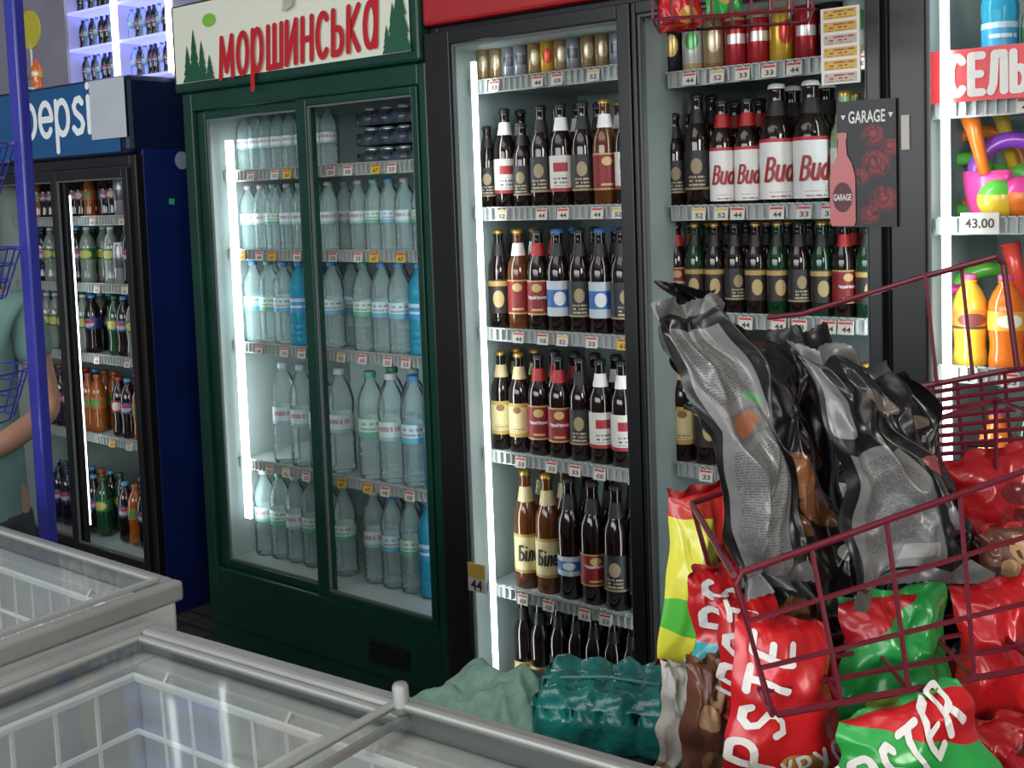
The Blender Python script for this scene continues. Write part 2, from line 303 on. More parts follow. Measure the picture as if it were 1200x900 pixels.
WG=glassmat('clear_bottle_plastic',(.95,.99,.99),.17,(.62,.82,.82),1.2,.08); WB=glassmat('blue_bottle_plastic',(.40,.80,.95),.45,(.05,.46,.66),1.25,.08)
CAPB=mat('blue_cap',(.06,.25,.5),.4); CAPW=mat('white_cap',(.42,.52,.53),.4); CAPP=mat('pink_cap',(.36,.26,.28),.4); CAPG=mat('green_bottle_cap',(.08,.34,.2),.4)
LW1=printmat('water_label_blue',(.42,.62,.68),[('rect',0,1,.0,.3,(.12,.36,.52)),('lines',.35,.65,.4,.8,(.34,.24,.26),3,22)],.4)
LW2=printmat('water_label_pink',(.46,.58,.59),[('rect',0,1,.0,.2,(.25,.42,.43)),('lines',.35,.65,.4,.8,(.36,.24,.26),2,24)],.4)
LW3=printmat('water_label_deep',(.03,.26,.5),[('rect',0,1,.75,1,(.4,.55,.64)),('lines',.35,.65,.2,.6,(.5,.6,.66),3,22)],.4)
LW4=printmat('water_label_green',(.44,.61,.54),[('rect',0,1,.0,.3,(.12,.36,.24)),('lines',.35,.65,.4,.8,(.22,.32,.26),3,22)],.4)
def water(key,look,bm,r,h,lab,cap): kind(key,look,'water_bottle',PET,r,h,bm,PETCAP,cap,[(.4,.57,.945,.945,lab)])
water('w05p','small clear pink-labelled water bottle',WG,.032,.225,LW2,CAPP); water('w05b','small clear blue-labelled water bottle',WG,.032,.225,LW1,CAPB); water('w05g','small clear green-labelled water bottle',WG,.032,.225,LW4,CAPG)
water('w10','medium clear blue-labelled water bottle',WG,.038,.285,LW1,CAPB); water('w10g','medium clear green-labelled water bottle',WG,.038,.285,LW4,CAPG); water('w15','large clear blue-labelled water bottle',WG,.045,.345,LW1,CAPB); water('w15w','large clear pink-labelled water bottle',WG,.045,.345,LW2,CAPW); water('w15g','large clear green-labelled water bottle',WG,.045,.345,LW4,CAPG)
water('wb10','medium blue-tinted water bottle',WB,.038,.285,LW3,CAPB); water('wb15','large blue-tinted water bottle',WB,.045,.345,LW3,CAPB)
def soda(key,look,col,lab,cap,r=.033,h=.235,rough=.1): kind(key,look,'soda_bottle',SODA,r,h,mat('soda_'+key,col,rough,coat=.4),PETCAP,cap,[(.42,.62,1,1,lab)])
LS=printmat('soda_label_blue',(.010,.03,.14),[('circ',.5,.5,.12,.35,(.3,.3,.36)),('rect',.38,.62,.5,.8,(.3,.03,.04))],.4); LSO=printmat('soda_label_orange',(.34,.11,.02),[('circ',.5,.5,.14,.35,(.08,.2,.04))],.4); LSG=printmat('soda_label_green',(.02,.12,.04),[('circ',.5,.5,.14,.35,(.4,.36,.08))],.4)
LSR=printmat('soda_label_red',(.2,.012,.016),[('circ',.5,.5,.14,.35,(.4,.36,.34))],.4)
soda('cola','dark cola bottle',(.010,.005,.004),LS,CAPB); soda('navy','navy-labelled cola bottle',(.008,.008,.016),LS,mat('navy_cap',(.01,.03,.15),.4)); soda('redcola','dark red-labelled cola bottle',(.010,.005,.004),LSR,REDM)
soda('orange','orange soda bottle',(.26,.07,.01),LSO,mat('orange_cap',(.3,.09,.02),.4)); soda('lime','green soda bottle',(.012,.05,.02),LSG,mat('green_cap',(.02,.10,.03),.4))
soda('pale','pale juice bottle',(.16,.19,.17),LSG,CAPW); soda('pinkd','bright pink drink bottle',(.65,.04,.22),printmat('lab_p',(.8,.2,.4),[('circ',.5,.5,.12,.35,(.85,.7,.2))]),mat('ycap',(.75,.5,.05),.4),.036,.2)
soda('oranged','bright orange drink bottle',(.75,.17,.02),printmat('lab_o',(.8,.4,.05),[('circ',.5,.5,.12,.35,(.85,.85,.7))]),mat('pcap',(.7,.08,.3),.4),.036,.2); soda('yellowd','bright yellow drink bottle',(.7,.45,.04),printmat('lab_y',(.75,.25,.05),[('circ',.5,.5,.14,.35,(.2,.05,.05)),('rect',0,1,.0,.15,(.1,.05,.04))]),mat('kcap',(.6,.1,.25),.4),.036,.2)
CANP=[(0,.01),(.72,.01),(.78,0),(.86,.02),(1,.06),(1,.90),(.96,.93),(.84,.975),(.84,.985)]
CANT=[(.85,.98),(.85,1.0),(.79,1.0),(.78,.985),(0,.985)]
def can(key,look,base,layers,r=.033,h=.165): kind(key,look,'drink_can',CANP,r,h,printmat('can_'+key,base,layers,.25,.4),CANT,STEEL,[],cat='can')
can('ctan','tan beer can',(.34,.24,.12),[('circ',.5,.55,.1,.2,(.55,.48,.34)),('rect',0,1,.1,.16,(.3,.15,.05))]); can('cred','red beer can',(.38,.02,.03),[('rect',.36,.64,.45,.62,(.7,.68,.65)),('rect',0,1,.85,.9,(.6,.5,.25))])
can('cyel','yellow beer can',(.6,.38,.04),[('circ',.5,.55,.1,.2,(.5,.05,.03))]); can('cgrey','silver-grey beer can',(.27,.29,.32),[('rect',.38,.62,.4,.65,(.1,.1,.12))]); can('cwht','white beer can',(.58,.58,.56),[('circ',.5,.6,.1,.17,(.1,.35,.12)),('rect',0,1,.1,.2,(.55,.45,.2))]); can('cdk','black beer can',(.02,.02,.025),[('circ',.5,.55,.1,.2,(.6,.45,.15))])
ORD=['first','second','third','fourth','fifth','sixth','seventh','eighth','ninth','tenth','eleventh','twelfth','thirteenth','fourteenth','fifteenth','sixteenth']
def put(k,loc,label,group,sc=1,rot=None):
    K=KIND[k]; r=thing(K['name'],label,K['cat'],loc,rot if rot is not None else radians(30+random.uniform(-14,14)),group)
    if sc!=1: r.scale=(sc,)*3
    for nm,me in K['parts']:
        o=bpy.data.objects.new(nm,me); C.objects.link(o); o.parent=r
    return r
def stock(where,shelf,z,gap,xa,xb,kinds,y=.14,rows=1,minp=0):
    x=xa; i=0
    while True:
        k=kinds[i%len(kinds)]; K=KIND[k]; sc=min(1,(gap-.006)/K['h']); r=K['r']*sc
        if x+2*r>xb: break
        gr=f'drinks on the {shelf} shelf of {where}'
        put(k,(x+r,y+random.uniform(-.004,.004),z),f"{K['look']}, {ORD[min(i,15)]} from left, {shelf} shelf, {where}",gr,sc)
        for q in range(1,rows):
            put(k,(x+r,y+q*(2*r+.012),z),f"{K['look']}, {ORD[min(i,15)]} from left, back row, {shelf} shelf, {where}",gr,sc)
        x+=2*r*1.03+minp; i+=1
# ------------------------------------------------------------------ coolers
TAGS=[]
for st,bgm in (('33',0),('44',0),('67',1),('52',0),('43.00',0)):
    mb=MB(); mb.box(-.018,.018,-.0015,.0015,-.015,.015,0); mb.quad((-.016,-.002,.008),(.016,-.002,.008),(.016,-.002,.013),(-.016,-.002,.013),1)
    mb.text(st,.012,lambda x,y:Vector((x+.002,-.0022,y-.004)),2,width=.021)
    TAGS.append(mb.mesh('price_tag',[TAGW if not bgm else TAGY,TAGR if st!='52' else TAGY,TAGK]))
class Cooler: pass
def cooler(label,XL,XR,top,oz,body,D=.68,ox=None,name='drinks_cooler'):
    c=Cooler(); c.org=Vector(((XL+XR)/2,0,FZ)); c.XL=XL; c.XR=XR; c.D=D; c.oz=oz
    c.root=thing(name,label,'cooler',c.org); z0,z1=oz; T=.04
    mb=MB(); mb.box(XL,XL+T,0,D,FZ,top); mb.box(XR-T,XR,0,D,FZ,top); mb.box(XL+T,XR-T,D-T,D,FZ,top); mb.box(XL+T,XR-T,0,D-T,z1,top); mb.box(XL+T,XR-T,0,D-T,FZ+.02,z0)
    mb.build('cabinet',body,c.root,c.org,bevel=.004)
    e=.006; l=MB(); l.box(XL+T,XL+T+e,.01,D-T,z0,z1); l.box(XR-T-e,XR-T,.01,D-T,z0,z1); l.box(XL+T+e,XR-T-e,D-T-e,D-T,z0,z1); l.box(XL+T+e,XR-T-e,.01,D-T-e,z1-e,z1); l.box(XL+T+e,XR-T-e,.01,D-T-e,z0,z0+e)
    l.build('liner',WHITE,c.root,c.org)
    return c
def door(c,x0,x1,z0,z1,fw,fm,y=-.012,th=.024,fl=None,name='door'):
    fl=fl or fw
    mb=MB(); mb.box(x0,x0+fl,y-th/2,y+th/2,z0,z1); mb.box(x1-fw,x1,y-th/2,y+th/2,z0,z1); mb.box(x0+fl,x1-fw,y-th/2,y+th/2,z0,z0+fw); mb.box(x0+fl,x1-fw,y-th/2,y+th/2,z1-fw,z1)
    d=mb.build(name,fm,c.root,c.org,bevel=.003)
    g=.006; mb=MB(); a0,a1,b0,b1=x0+fl,x1-fw,z0+fw,z1-fw
    mb.box(a0,a0+g,y-.004,y+.004,b0,b1); mb.box(a1-g,a1,y-.004,y+.004,b0,b1); mb.box(a0+g,a1-g,y-.004,y+.004,b0,b0+g); mb.box(a0+g,a1-g,y-.004,y+.004,b1-g,b1)
    mb.build('gasket',mat('grey_gasket',(.12,.13,.13),.6),d,c.org)
    return d
def shelf(c,x0,x1,z,tags=(),y0=.085,wire=True):
    """front rail centre at height z; bottles stand on z+.01"""
    mb=MB(); mb.box(x0,x1,y0+.006,c.D-.08,z+.002,z+.010); s=mb.build('shelf',SHELFM,c.root,c.org)
    r=MB(); r.box(x0,x1,y0,y0+.004,z-.02,z+.018)
    k=int((x1-x0)/.02)
    r.box(x0,x1,y0-.012,y0-.009,z+.016,z+.019)
    for i in range(k): xx=x0+.01+i*.02; r.box(xx-.0015,xx+.0015,y0-.012,y0,z-.016,z+.019)
    r.build('price_rail',RAILM,s,c.org)
    for i,(tx) in enumerate(tags):
        o=bpy.data.objects.new('price_tag',TAGS[random.choice((0,0,1,1,2,3,4))]); C.objects.link(o); o.parent=s; o.location=Vector((tx,y0-.016,z-.004))-c.org; o.rotation_euler=(radians(-8),0,0)
    return z+.010
def led(c,x,z0,z1,y,w=.018,pw=9,face=(0,1,0),name='led_strip'):
    MB().box(x-w/2,x+w/2,y-.006,y+.006,z0,z1).build(name,LEDM,c.root,c.org)
    if pw: area('cooler_lamp',(x,y+.012,(z0+z1)/2),Vector((x,y+.012,(z0+z1)/2))+Vector(face),.02,z1-z0,pw,(.88,.98,1))
def xs(px,py,Y=0): return PY(px,py,Y).x
def zs(px,py,Y=.08): return PY(px,py,Y).z
def tagxs(x0,x1,n): return [x0+(x1-x0)*(i+.5+random.uniform(-.3,.3))/n for i in range(n)]
# --- green
gL=xs(229,400,-.04); gR=xs(511,400,-.04); goz=(zs(385,697,-.02),zs(375,110,-.02))
hz0=zs(355,90,-.06); hz1=2.12
g=cooler('dark green two-door water cooler with white lettered header',gL,gR,hz0+.1,goz,GREEN)
mb=MB(); mb.box(gL-.012,gR,-.06,.3,hz0,hz1); hd=mb.build('header',GREEN,g.root,g.org,bevel=.01)
sx0,sx1=gL+.008,gR-.03
mb=MB(); mb.quad((sx0,-.064,hz0+.03),(sx1,-.064,hz0+.03),(sx1,-.064,hz1-.01),(sx0,-.064,hz1-.01),0)
xa_,xb_=xs(255,60,-.07),xs(444,45,-.07); hxc=(xa_+xb_)/2; hw=xb_-xa_; hzc=PY(350,48,-.07).z
mb.strokes('моршинська',.122,.0195,lambda x,y,k:Vector((hxc+x,-.068-.0006*k,hzc+y+.04*x)),1,hw-.02,slant=.07,gap=.40)
TN=[0]
def tree(x,z,h,w):
    for k in range(4):
        zz=z+h*k*.2; ww=w*(1-k*.2); TN[0]+=1; y=-.0662-.00012*TN[0]; mb.poly([(x-ww,y,zz),(x+ww,y,zz),(x,y,zz+h*.4)],2)
for i,(px,h,w_) in enumerate(((220,.12,.03),(228,.17,.035),(237,.13,.03),(246,.08,.025),(455,.08,.02),(463,.14,.03),(472,.20,.035),(481,.25,.04),(488,.2,.03))):
    xx=min(max(xs(px,80,-.067),sx0+.03),sx1-.03); tree(xx,hz0+.031,h,w_)
for k in range(9): mb.poly([(xs(245,30,-.067)+.035*cos(2*pi*k/9+a),-.0675,zs(245,30,-.067)+.018+.022*sin(2*pi*k/9+a)) for a in (0,2*pi/9)]+[(xs(245,30,-.067),-.0675,zs(245,30,-.067)+.018)],3)
mb.build('header_sign',[mat('sign_white',(.66,.69,.57),.35,emit=.1),mat('sign_red',(.5,.012,.02),.4),mat('sign_tree',(.01,.09,.045),.5),mat('sign_lime',(.2,.5,.05),.5)],hd,g.org)
mb=MB(); mb.box(gL,gL+.05,-.04,0,FZ+.07,hz0); mb.box(gR-.03,gR,-.04,0,FZ+.07,hz0); mb.box(gL+.05,gR-.03,-.04,0,goz[1]-.01,hz0); mb.box(gL+.05,gR-.03,-.04,0,FZ+.07,goz[0]); mb.build('front_frame',GREEN,g.root,g.org,bevel=.005)
MB().box(gL+.01,gR-.01,-.030,-.002,FZ+.002,FZ+.068).build('kick_plate',GREEN,g.root,g.org)
gm=xs(369,400,-.03)
door(g,gL+.052,gm+.022,goz[0],goz[1]-.012,.026,GREEN,-.012,.02,fl=.04); door(g,gm-.024,gR-.032,goz[0],goz[1]-.012,.022,GREEN,-.034,.02,fl=.046)
mb=MB(); 
for i in range(5): mb.box(xs(445,770),xs(492,780),-.046,-.041,.06+i*.014,.068+i*.014)
mb.build('vent_grille',BLACK,g.root,g.org)
led(g,xs(281,400,.055),zs(278,600),zs(272,165),.055,.03,1.3)
led(g,gR-.050,goz[0]+.05,goz[1]-.05,.05,.005,1.2,(-.6,1,0))
zg=[zs(450,y) for y in (196,300,421,573)]
for z in zg: shelf(g,gL+.05,gR-.05,z,tagxs(gL+.08,gR-.08,10))
zfl=goz[0]+.008
xa=gL+.065; xm=gm; xb=gR-.048
GL,GR='green cooler left door','green cooler right door'
stock(GL,'top',zg[0]+.01,goz[1]-zg[0]-.02,xa,xm-.02,['w05p'],rows=1)
stock(GL,'second',zg[1]+.01,zg[0]-zg[1]-.03,xa,xm-.02,['w05p','w05p','w05g'],rows=2)
stock(GL,'third',zg[2]+.01,zg[1]-zg[2]-.025,xa,xm-.02,['w10','w10g','w10','wb10','w10'],rows=2)
stock(GL,'fourth',zg[3]+.01,zg[2]-zg[3]-.025,xa+.12,xm-.02,['w15w','w15w','w15g'],rows=1)
stock(GL,'bottom',zfl,zg[3]-zfl-.025,xa,xm-.02,['w15w','w15g'],rows=1)
stock(GR,'second',zg[1]+.01,zg[0]-zg[1]-.03,xm+.015,xb,['w05p','w05g','w05b','w05p','w05g','w05b','w05b'],rows=2)
stock(GR,'third',zg[2]+.01,zg[1]-zg[2]-.025,xm+.015,xb,['w10g','w10','w10','wb10','wb10','wb10'],rows=2)
stock(GR,'fourth',zg[3]+.01,zg[2]-zg[3]-.025,xm+.015,xb,['w15g','w15w','w15','wb15','wb15'],rows=2)
stock(GR,'bottom',zfl,zg[3]-zfl-.025,xm+.015,xb,['w15w','w15','w15g','wb15','wb15'],rows=2)
def pack(name,label,cat,x0,x1,y0,z0,nx,ny,h,filmm,group=None,rot=0,caps=None,dome=.22,crk=0,ch=.15):
    """film stretched over nx by ny round drinks: height field with domes, draped sides"""
    p=(x1-x0)/nx; org=Vector(((x0+x1)/2,y0+ny*p/2,z0)); mb=MB(); gx=nx*8; gy=ny*8
    W=x1-x0; D=ny*p
    def hh(u,v):
        a=(u*nx)%1-.5; b=(v*ny)%1-.5; d=min(1,2*math.hypot(a,b)); e=h-dome*p*max(0,d-.5)*2
        ed=min(u,1-u)*nx; ev=min(v,1-v)*ny; k=min(1,min(ed,ev)*4); n=noise.noise(Vector((u*9,v*9,z0)))
        n2=abs(noise.noise(Vector((u*14+v*5,v*14,1+z0))))
        return e-(1-k)**2*ch*h+crk*(n*.8-n2)
    idx={}
    for i in range(gx+1):
        for j in range(gy+1): idx[i,j]=len(mb.v); mb.v.append(Vector((-W/2+W*i/gx,-D/2+D*j/gy,hh(i/gx,j/gy))))
    for i in range(gx):
        for j in range(gy): mb.face((idx[i,j],idx[i+1,j],idx[i+1,j+1],idx[i,j+1]))
    ring=[(i,0) for i in range(gx)]+[(gx,j) for j in range(gy)]+[(i,gy) for i in range(gx,0,-1)]+[(0,j) for j in range(gy,0,-1)]
    prev=[idx[q] for q in ring]
    for lev in (.75,.4,.08,0):
        cur=[]
        for (i,j) in ring:
            b=mb.v[idx[i,j]]; n=Vector((0,-1,0)) if j==0 else Vector((1,0,0)) if i==gx else Vector((0,1,0)) if j==gy else Vector((-1,0,0))
            t=i/gx*nx if j in(0,gy) else j/gy*ny
            cur.append(len(mb.v)); mb.v.append(Vector((b.x,b.y,h*lev))+n*(.12*p*abs(sin(t*pi))-(.05*p if lev==0 else 0)+crk*.6*noise.noise(Vector((i*.5,j*.5,lev*4)))))
        for q in range(len(ring)): mb.face((prev[q],cur[q],cur[(q+1)%len(ring)],prev[(q+1)%len(ring)]))
        prev=cur
    r=thing(name,label,cat,org,rot,group)
    mb.build('film',filmm,r,(0,0,0),smooth=True)
    if caps:
        cp=MB()
        for i in range(nx):
            for j in range(ny): cp.lathe([(.30*p,h-.03*p),(.30*p,h+.06*p),(.24*p,h+.09*p),(0,h+.09*p)],10,c=(-W/2+(i+.5)*p,-D/2+(j+.5)*p,0))
        cp.build('drink_tops',caps,r,(0,0,0),smooth=True)
    else:
        b=MB(); b.tube([(-W/2-.002,-D*.1,h*.3),(-W/2+.004,-D*.1,h*.93),(0,-D*.1,h+.001),(W/2-.004,-D*.1,h*.93),(W/2+.002,-D*.1,h*.3)],.0025,6); b.build('carry_strap',mat('pale_strap',(.12,.36,.34),.3),r,(0,0,0),smooth=True)
    return r
PKM=mat('dark_shrink_film',(.05,.07,.09),.2,nz=.5,nscale=25,bump=.3); PKB=mat('blue_shrink_film',(.08,.2,.36),.2,nz=.5,nscale=20,bump=.3); TEAL=mat('teal_shrink_film',(.012,.23,.21),.18,nz=.55,nscale=22,coat=.5,bump=.5,bscale=45)
zz=zg[0]+.01
for k,(yy,lab) in enumerate(((0,'lower'),(1,'middle'),(2,'upper'))):
    hk=(goz[1]-zg[0]-.06)/3
    pack('bottle_pack',f'dark shrink-wrapped drinks pack, {lab} of the stack in green cooler','pack',xm+.06,xm+.34,.13,zz+k*(hk+.006),4,2,hk*.9,PKM,caps=STEEL)
pack('bottle_pack','blue shrink-wrapped drinks pack at right of the green cooler top shelf','pack',xm+.36,xb+.0,.13,zz,2,3,.22,PKB,caps=CAPB)
# --- black double cooler
FY=-.036
bL=gR+.004; bR=xs(1040,300,FY); boz=(zs(650,850,0),zs(620,36,FY)); btop=2.22
b=cooler('black two-door beer cooler with red header strip',bL,bR,boz[1]+.05,boz,BLACK)
MB().box(bL,bR,-.05,.3,boz[1]+.05,btop).build('header',[REDM],b.root,b.org,bevel=.01)
m1=xs(752,400,FY)
mb=MB(); mb.box(bL,bL+.03,-.02,0,FZ+.03,boz[1]+.05); mb.box(bR-.045,bR,-.02,0,FZ+.03,boz[1]+.05); mb.box(bL+.03,bR-.045,-.02,0,boz[1],boz[1]+.05); mb.box(bL+.03,bR-.045,-.02,0,FZ+.03,boz[0]); mb.build('front_frame',BLACK,b.root,b.org,bevel=.004)
door(b,bL+.004,m1-.002,boz[0]-.04,boz[1]+.03,m1-.002-xs(736,400,FY),BLACK,FY,.03,fl=xs(543,400,FY)-bL-.004); door(b,m1+.002,bR-.006,boz[0]-.04,boz[1]+.03,.03,BLACK,FY,.03,fl=.012)
mb=MB(); mb.box(m1-.02,m1+.012,.0,.10,boz[0],boz[1]); mb.box(m1-.008,m1+.008,.10,b.D-.06,boz[0],boz[1]); mb.build('centre_partition',WHITE,b.root,b.org)
led(b,xs(567,400,.03),boz[0]+.05,boz[1]-.05,.03,.012,1.3,(.5,1,0)); led(b,xs(766,400,.03),boz[0]+.05,boz[1]-.05,.03,.014,1.5,(.5,1,0)); led(b,bR-.058,boz[0]+.1,boz[1]-.1,.04,.005,1.0,(-.6,1,0)); led(b,m1-.035,boz[0]+.1,boz[1]-.1,.04,.003,.9,(-.6,1,0))
z1=[zs(650,y) for y in (92,249,396,545,708)]
for z in z1: shelf(b,bL+.05,m1-.022,z,tagxs(bL+.13,m1-.05,5))
zfb=boz[0]+.008; W1='black cooler left door'; x2=m1-.005
def dx(px,py): return xs(px,py,.14)
x1=dx(577,470)
stock(W1,'top',z1[0]+.01,boz[1]-z1[0],dx(560,60),x2,['ctan','ctan','cgrey','cgrey','ctan','cyel','ctan','cgrey'])
stock(W1,'second',z1[1]+.01,z1[0]-z1[1]-.03,dx(562,190),x2,['dark_small','dark_white','dark_small','dark_dark','dark_white','dark_dark','amber_red','dark_white','dark_small'],rows=2)
stock(W1,'third',z1[2]+.01,z1[1]-z1[2]-.03,dx(576,340),x2,['dark_gold','amber_red','dark_red','dark_blue','dark_dark','dark_blue','dark_dark','dark_gold'],rows=2)
stock(W1,'fourth',z1[3]+.01,z1[2]-z1[3]-.03,x1,x2,['dark_cream','dark_cream','dark_red','dark_red','dark_dark','dark_white','dark_white','dark_white'],rows=2)
stock(W1,'fifth',z1[4]+.01,z1[3]-z1[4]-.015,dx(606,650),x2+.01,['B_amber','B_amber','B_blue','B_red','B_dark','B_dark'],rows=2)
stock(W1,'bottom',zfb,z1[4]-zfb-.015,dx(606,780),x2,['B_cream','B_cream','B_dark','B_cream','B_dark'],rows=2)
z2=[zs(870,y) for y in (85,248,376,560)]; W2='black cooler right door'; x3=dx(782,300); x4=bR-.06
for z in z2: shelf(b,m1+.022,bR-.05,z,tagxs(m1+.06,bR-.08,7))
stock(W2,'top',z2[0]+.01,boz[1]-z2[0],x3,x4,['cdk','cwht','ctan','cred','cred','cyel','cred'])
stock(W2,'second',z2[1]+.01,z2[0]-z2[1]-.03,x3,x4,['dark_small','dark_dark','bud','bud','bud_big','bud_big','pale_white','pale_white'],rows=2)
stock(W2,'third',z2[2]+.01,z2[1]-z2[2]-.03,x3,x4,['dark_red','green_gold','dark_gold','dark_dark','dark_gold','green_gold','dark_dark','green_gold'],rows=2)
stock(W2,'fourth',z2[3]+.01,z2[2]-z2[3]-.03,x3,x4,['dark_cream','dark_gold','dark_red'],rows=1)
# --- right cooler
rL=bR+.008; rR=rL+.75; roz=(.3,2.05)
r_=cooler('black drinks cooler at right edge with red lettered banner',rL,rR,2.2,roz,BLACK)
rg=xs(1088,300,FY)
door(r_,rL+.004,rR-.004,.26,2.08,.04,BLACK,FY,.03,fl=rg-rL-.004)
led(r_,xs(1109,300,.03),.5,2.0,.03,.016,1.6,(.5,1,0))
zr=[zs(1150,y) for y in (125,264,440,600)]
for z in zr: shelf(r_,rL+.05,rR-.05,z,tagxs(xs(1130,264),rR-.1,4))
q=PY(1146,262,.05); mb=MB(); mb.box(q.x-.038,q.x+.038,.0625,.0660,q.z-.022,q.z+.022,0); mb.text('43.00',.020,lambda x,y:Vector((q.x+x,.0620,q.z+y)),1,width=.058); tag(mb.build('price_card',[TAGW,TAGK],None,q),'large white price card on middle shelf rail of right edge cooler','price card')
mb=MB(); q=[PY(px,py,.045) for px,py in ((1090,124),(1240,114),(1240,52),(1090,56))]; q[0].z=q[1].z=min(q[0].z,q[1].z)+.005; q[2].z=q[3].z=(q[2].z+q[3].z)/2
mb.quad(*q,0); cx=(xs(1114,95,.045)+xs(1203,85,.045))/2; ww=xs(1203,85,.045)-xs(1114,95,.045)
mb.strokes('СЕЛЬ',.074,.016,lambda x,y,k:Vector((cx+x,.042-.0005*k,(q[0].z+q[2].z)/2+y)),1,ww,gap=.42); mb.build('banner',[mat('banner_red',(.6,.05,.055),.4,emit=.2),WHM],r_.root,r_.org)
W3='right edge cooler'
stock(W3,'top',zr[0]+.01,.3,rg+.06,rR-.1,['wb10','pale','cola','wb10','pale'])
TO={k:mat('toy_'+k,c,.3,coat=.3) for k,c in dict(orange=(.75,.18,.02),pink=(.75,.06,.3),yellow=(.8,.55,.04),green=(.12,.55,.06),red=(.7,.06,.04),purple=(.25,.05,.45),cyan=(.05,.45,.55)).items()}  # toys below stand in for a door reflection, built as solid models
def reflected_toy_ring(px,zs_,R,r,y,col,yaw,label):
    x=xs(px,300,y); c=Vector((x,y,zs_+R+r)); mb=MB(); e=Vector((cos(yaw),sin(yaw),0))
    mb.tube([c+e*(R*cos(i*pi/14))+ZZ*(R*sin(i*pi/14)) for i in range(28)],r,12,closed=True); tag(mb.build('toy_ring',TO[col],None,Vector((x,y,zs_)),smooth=True),label,'toy')
def reflected_toy_ball(px,zs_,R,y,cols,label):
    x=xs(px,300,y); c=Vector((x,y,zs_)); t=thing('toy_ball',label,'toy',c)
    prof=[(R*sin(i*pi/12),R-R*cos(i*pi/12)) for i in range(13)]
    MB().lathe(prof[:8],18,c=c).build('lower_shell',TO[cols[0]],t,c,smooth=True); MB().lathe(prof[7:],18,c=c).build('upper_shell',TO[cols[1]],t,c,smooth=True)
def reflected_toy_shovel(px,zs_,y,h,col,col2,label):
    x=xs(px,300,y); c=Vector((x,y,zs_)); t=thing('toy_shovel',label,'toy',c); mb=MB()
    mb.tube([c+Vector((.02,0,h*.42)),c+Vector((-.0,0,h*.8)),c+Vector((-.012,0,h))],[.012,.016,.022],10); mb.build('handle',TO[col2],t,c,smooth=True)
    mb=MB(); n=8
    for i in range(n+1):
        a=-1+2*i/n
        for j in range(7): v=j/6; mb.v.append(c+Vector((.022+a*.05*(1-.35*(1-v)**2),.012*a*a,h*.45*v)))
    for i in range(n):
        for j in range(6): k=i*7+j; mb.face((k,k+7,k+8,k+1))
    o=mb.build('blade',TO[col],t,c,smooth=True); s=o.modifiers.new('Solid','SOLIDIFY'); s.thickness=.005
za,zb_,zc_=zr[1]+.01,zr[2]+.01,zr[3]+.01
reflected_toy_shovel(1143,za,.15,.23,'pink','orange','pink toy shovel with thick orange handle on the right edge cooler shelf')
reflected_toy_shovel(1176,za,.27,.26,'green','yellow','green toy shovel with yellow handle standing behind the purple ring')
reflected_toy_ring(1186,za,.075,.018,.21,'purple',.5,'purple toy ring standing behind the yellow and green toy ball')
reflected_toy_ball(1170,za,.042,.12,('yellow','green'),'yellow and green toy ball under the red lettered banner')
reflected_toy_ball(1198,za+.0,.045,.13,('orange','pink'),'orange and pink toy ball at right end below the red banner')
reflected_toy_ring(1132,za,.06,.014,.30,'green',.4,'green toy ring behind the pink toy shovel')
reflected_toy_ring(1150,za,.09,.016,.36,'orange',.5,'orange toy ring at the back of the shelf below red banner')
reflected_toy_ring(1118,zb_,.07,.014,.24,'pink',.5,'pink toy ring low in right edge cooler beside the light strip')
reflected_toy_ring(1160,zb_,.09,.018,.30,'green',.5,'green toy ring low in right cooler behind the yellow bottles')
reflected_toy_ball(1214,zb_+.0,.055,.20,('red','orange'),'red and orange toy ball low at right edge of cooler')
reflected_toy_shovel(1190,zb_,.24,.26,'pink','red','pink toy shovel with red handle behind the orange bottle')
stock(W3,'third',zb_,zr[1]-zr[2]-.03,xs(1116,400,.13),xs(1206,400,.13),['yellowd','oranged','yellowd','pinkd'],y=.13)
stock(W3,'fourth',zc_,zr[2]-zr[3]-.03,rg+.05,rR-.1,['oranged','lime','pinkd','yellowd'])
# --- blue cooler
pR=xs(171,400,-.03); pL=pR-1.12; poz=(zs(120,650,0),zs(125,195,0))
p=cooler('blue two-door soda cooler with white lettered header',pL,pR,poz[1]+.06,poz,BLUE)
ph0=zs(100,186,0); ph1=zs(120,97,0)+.01
hd=MB().box(pL,pR-.0,-.05,.4,ph0,ph1).build('header',NAVY,p.root,p.org,bevel=.02)
mb=MB(); mb.quad((pL+.02,-.053,ph0+.012),(pR-.05,-.053,ph0+.012),(pR-.05,-.053,ph1-.012),(pL+.02,-.053,ph1-.012),0)
tx0=xs(27,145,-.056); tx1=xs(107,135,-.056); zc=(ph0+ph1)/2+.014
mb.strokes('pepsi',.122,.025,lambda x,y,k:Vector(((tx0+tx1)/2+x,-.056-.0004*k,zc+y)),1,tx1-tx0-.02,gap=.28)
mb.build('header_sign',[mat('pepsi_blue',(.010,.09,.24),.35,emit=.12),mat('pepsi_white',(.8,.86,.88),.4,emit=.15)],hd,p.org)
nx0,nx1=xs(106,130,-.06),xs(147,130,-.06)
mb=MB(); mb.box(nx0,nx1,-.0610,-.0592,ph0+.06,ph1-.01,0); mb.build('paper_notice',mat('notice',(.55,.60,.66),.7,nz=.05),hd,p.org)
pm=xs(82,400,-.02)
mb=MB(); mb.box(pL,pL+.04,-.03,0,.08,ph0); mb.box(pR-.035,pR,-.03,0,.08,ph0); mb.box(pL+.04,pR-.035,-.03,0,poz[1]-.005,ph0); mb.box(pL+.04,pR-.035,-.03,0,.08,poz[0]+.01); mb.build('front_frame',BLACK,p.root,p.org,bevel=.004)
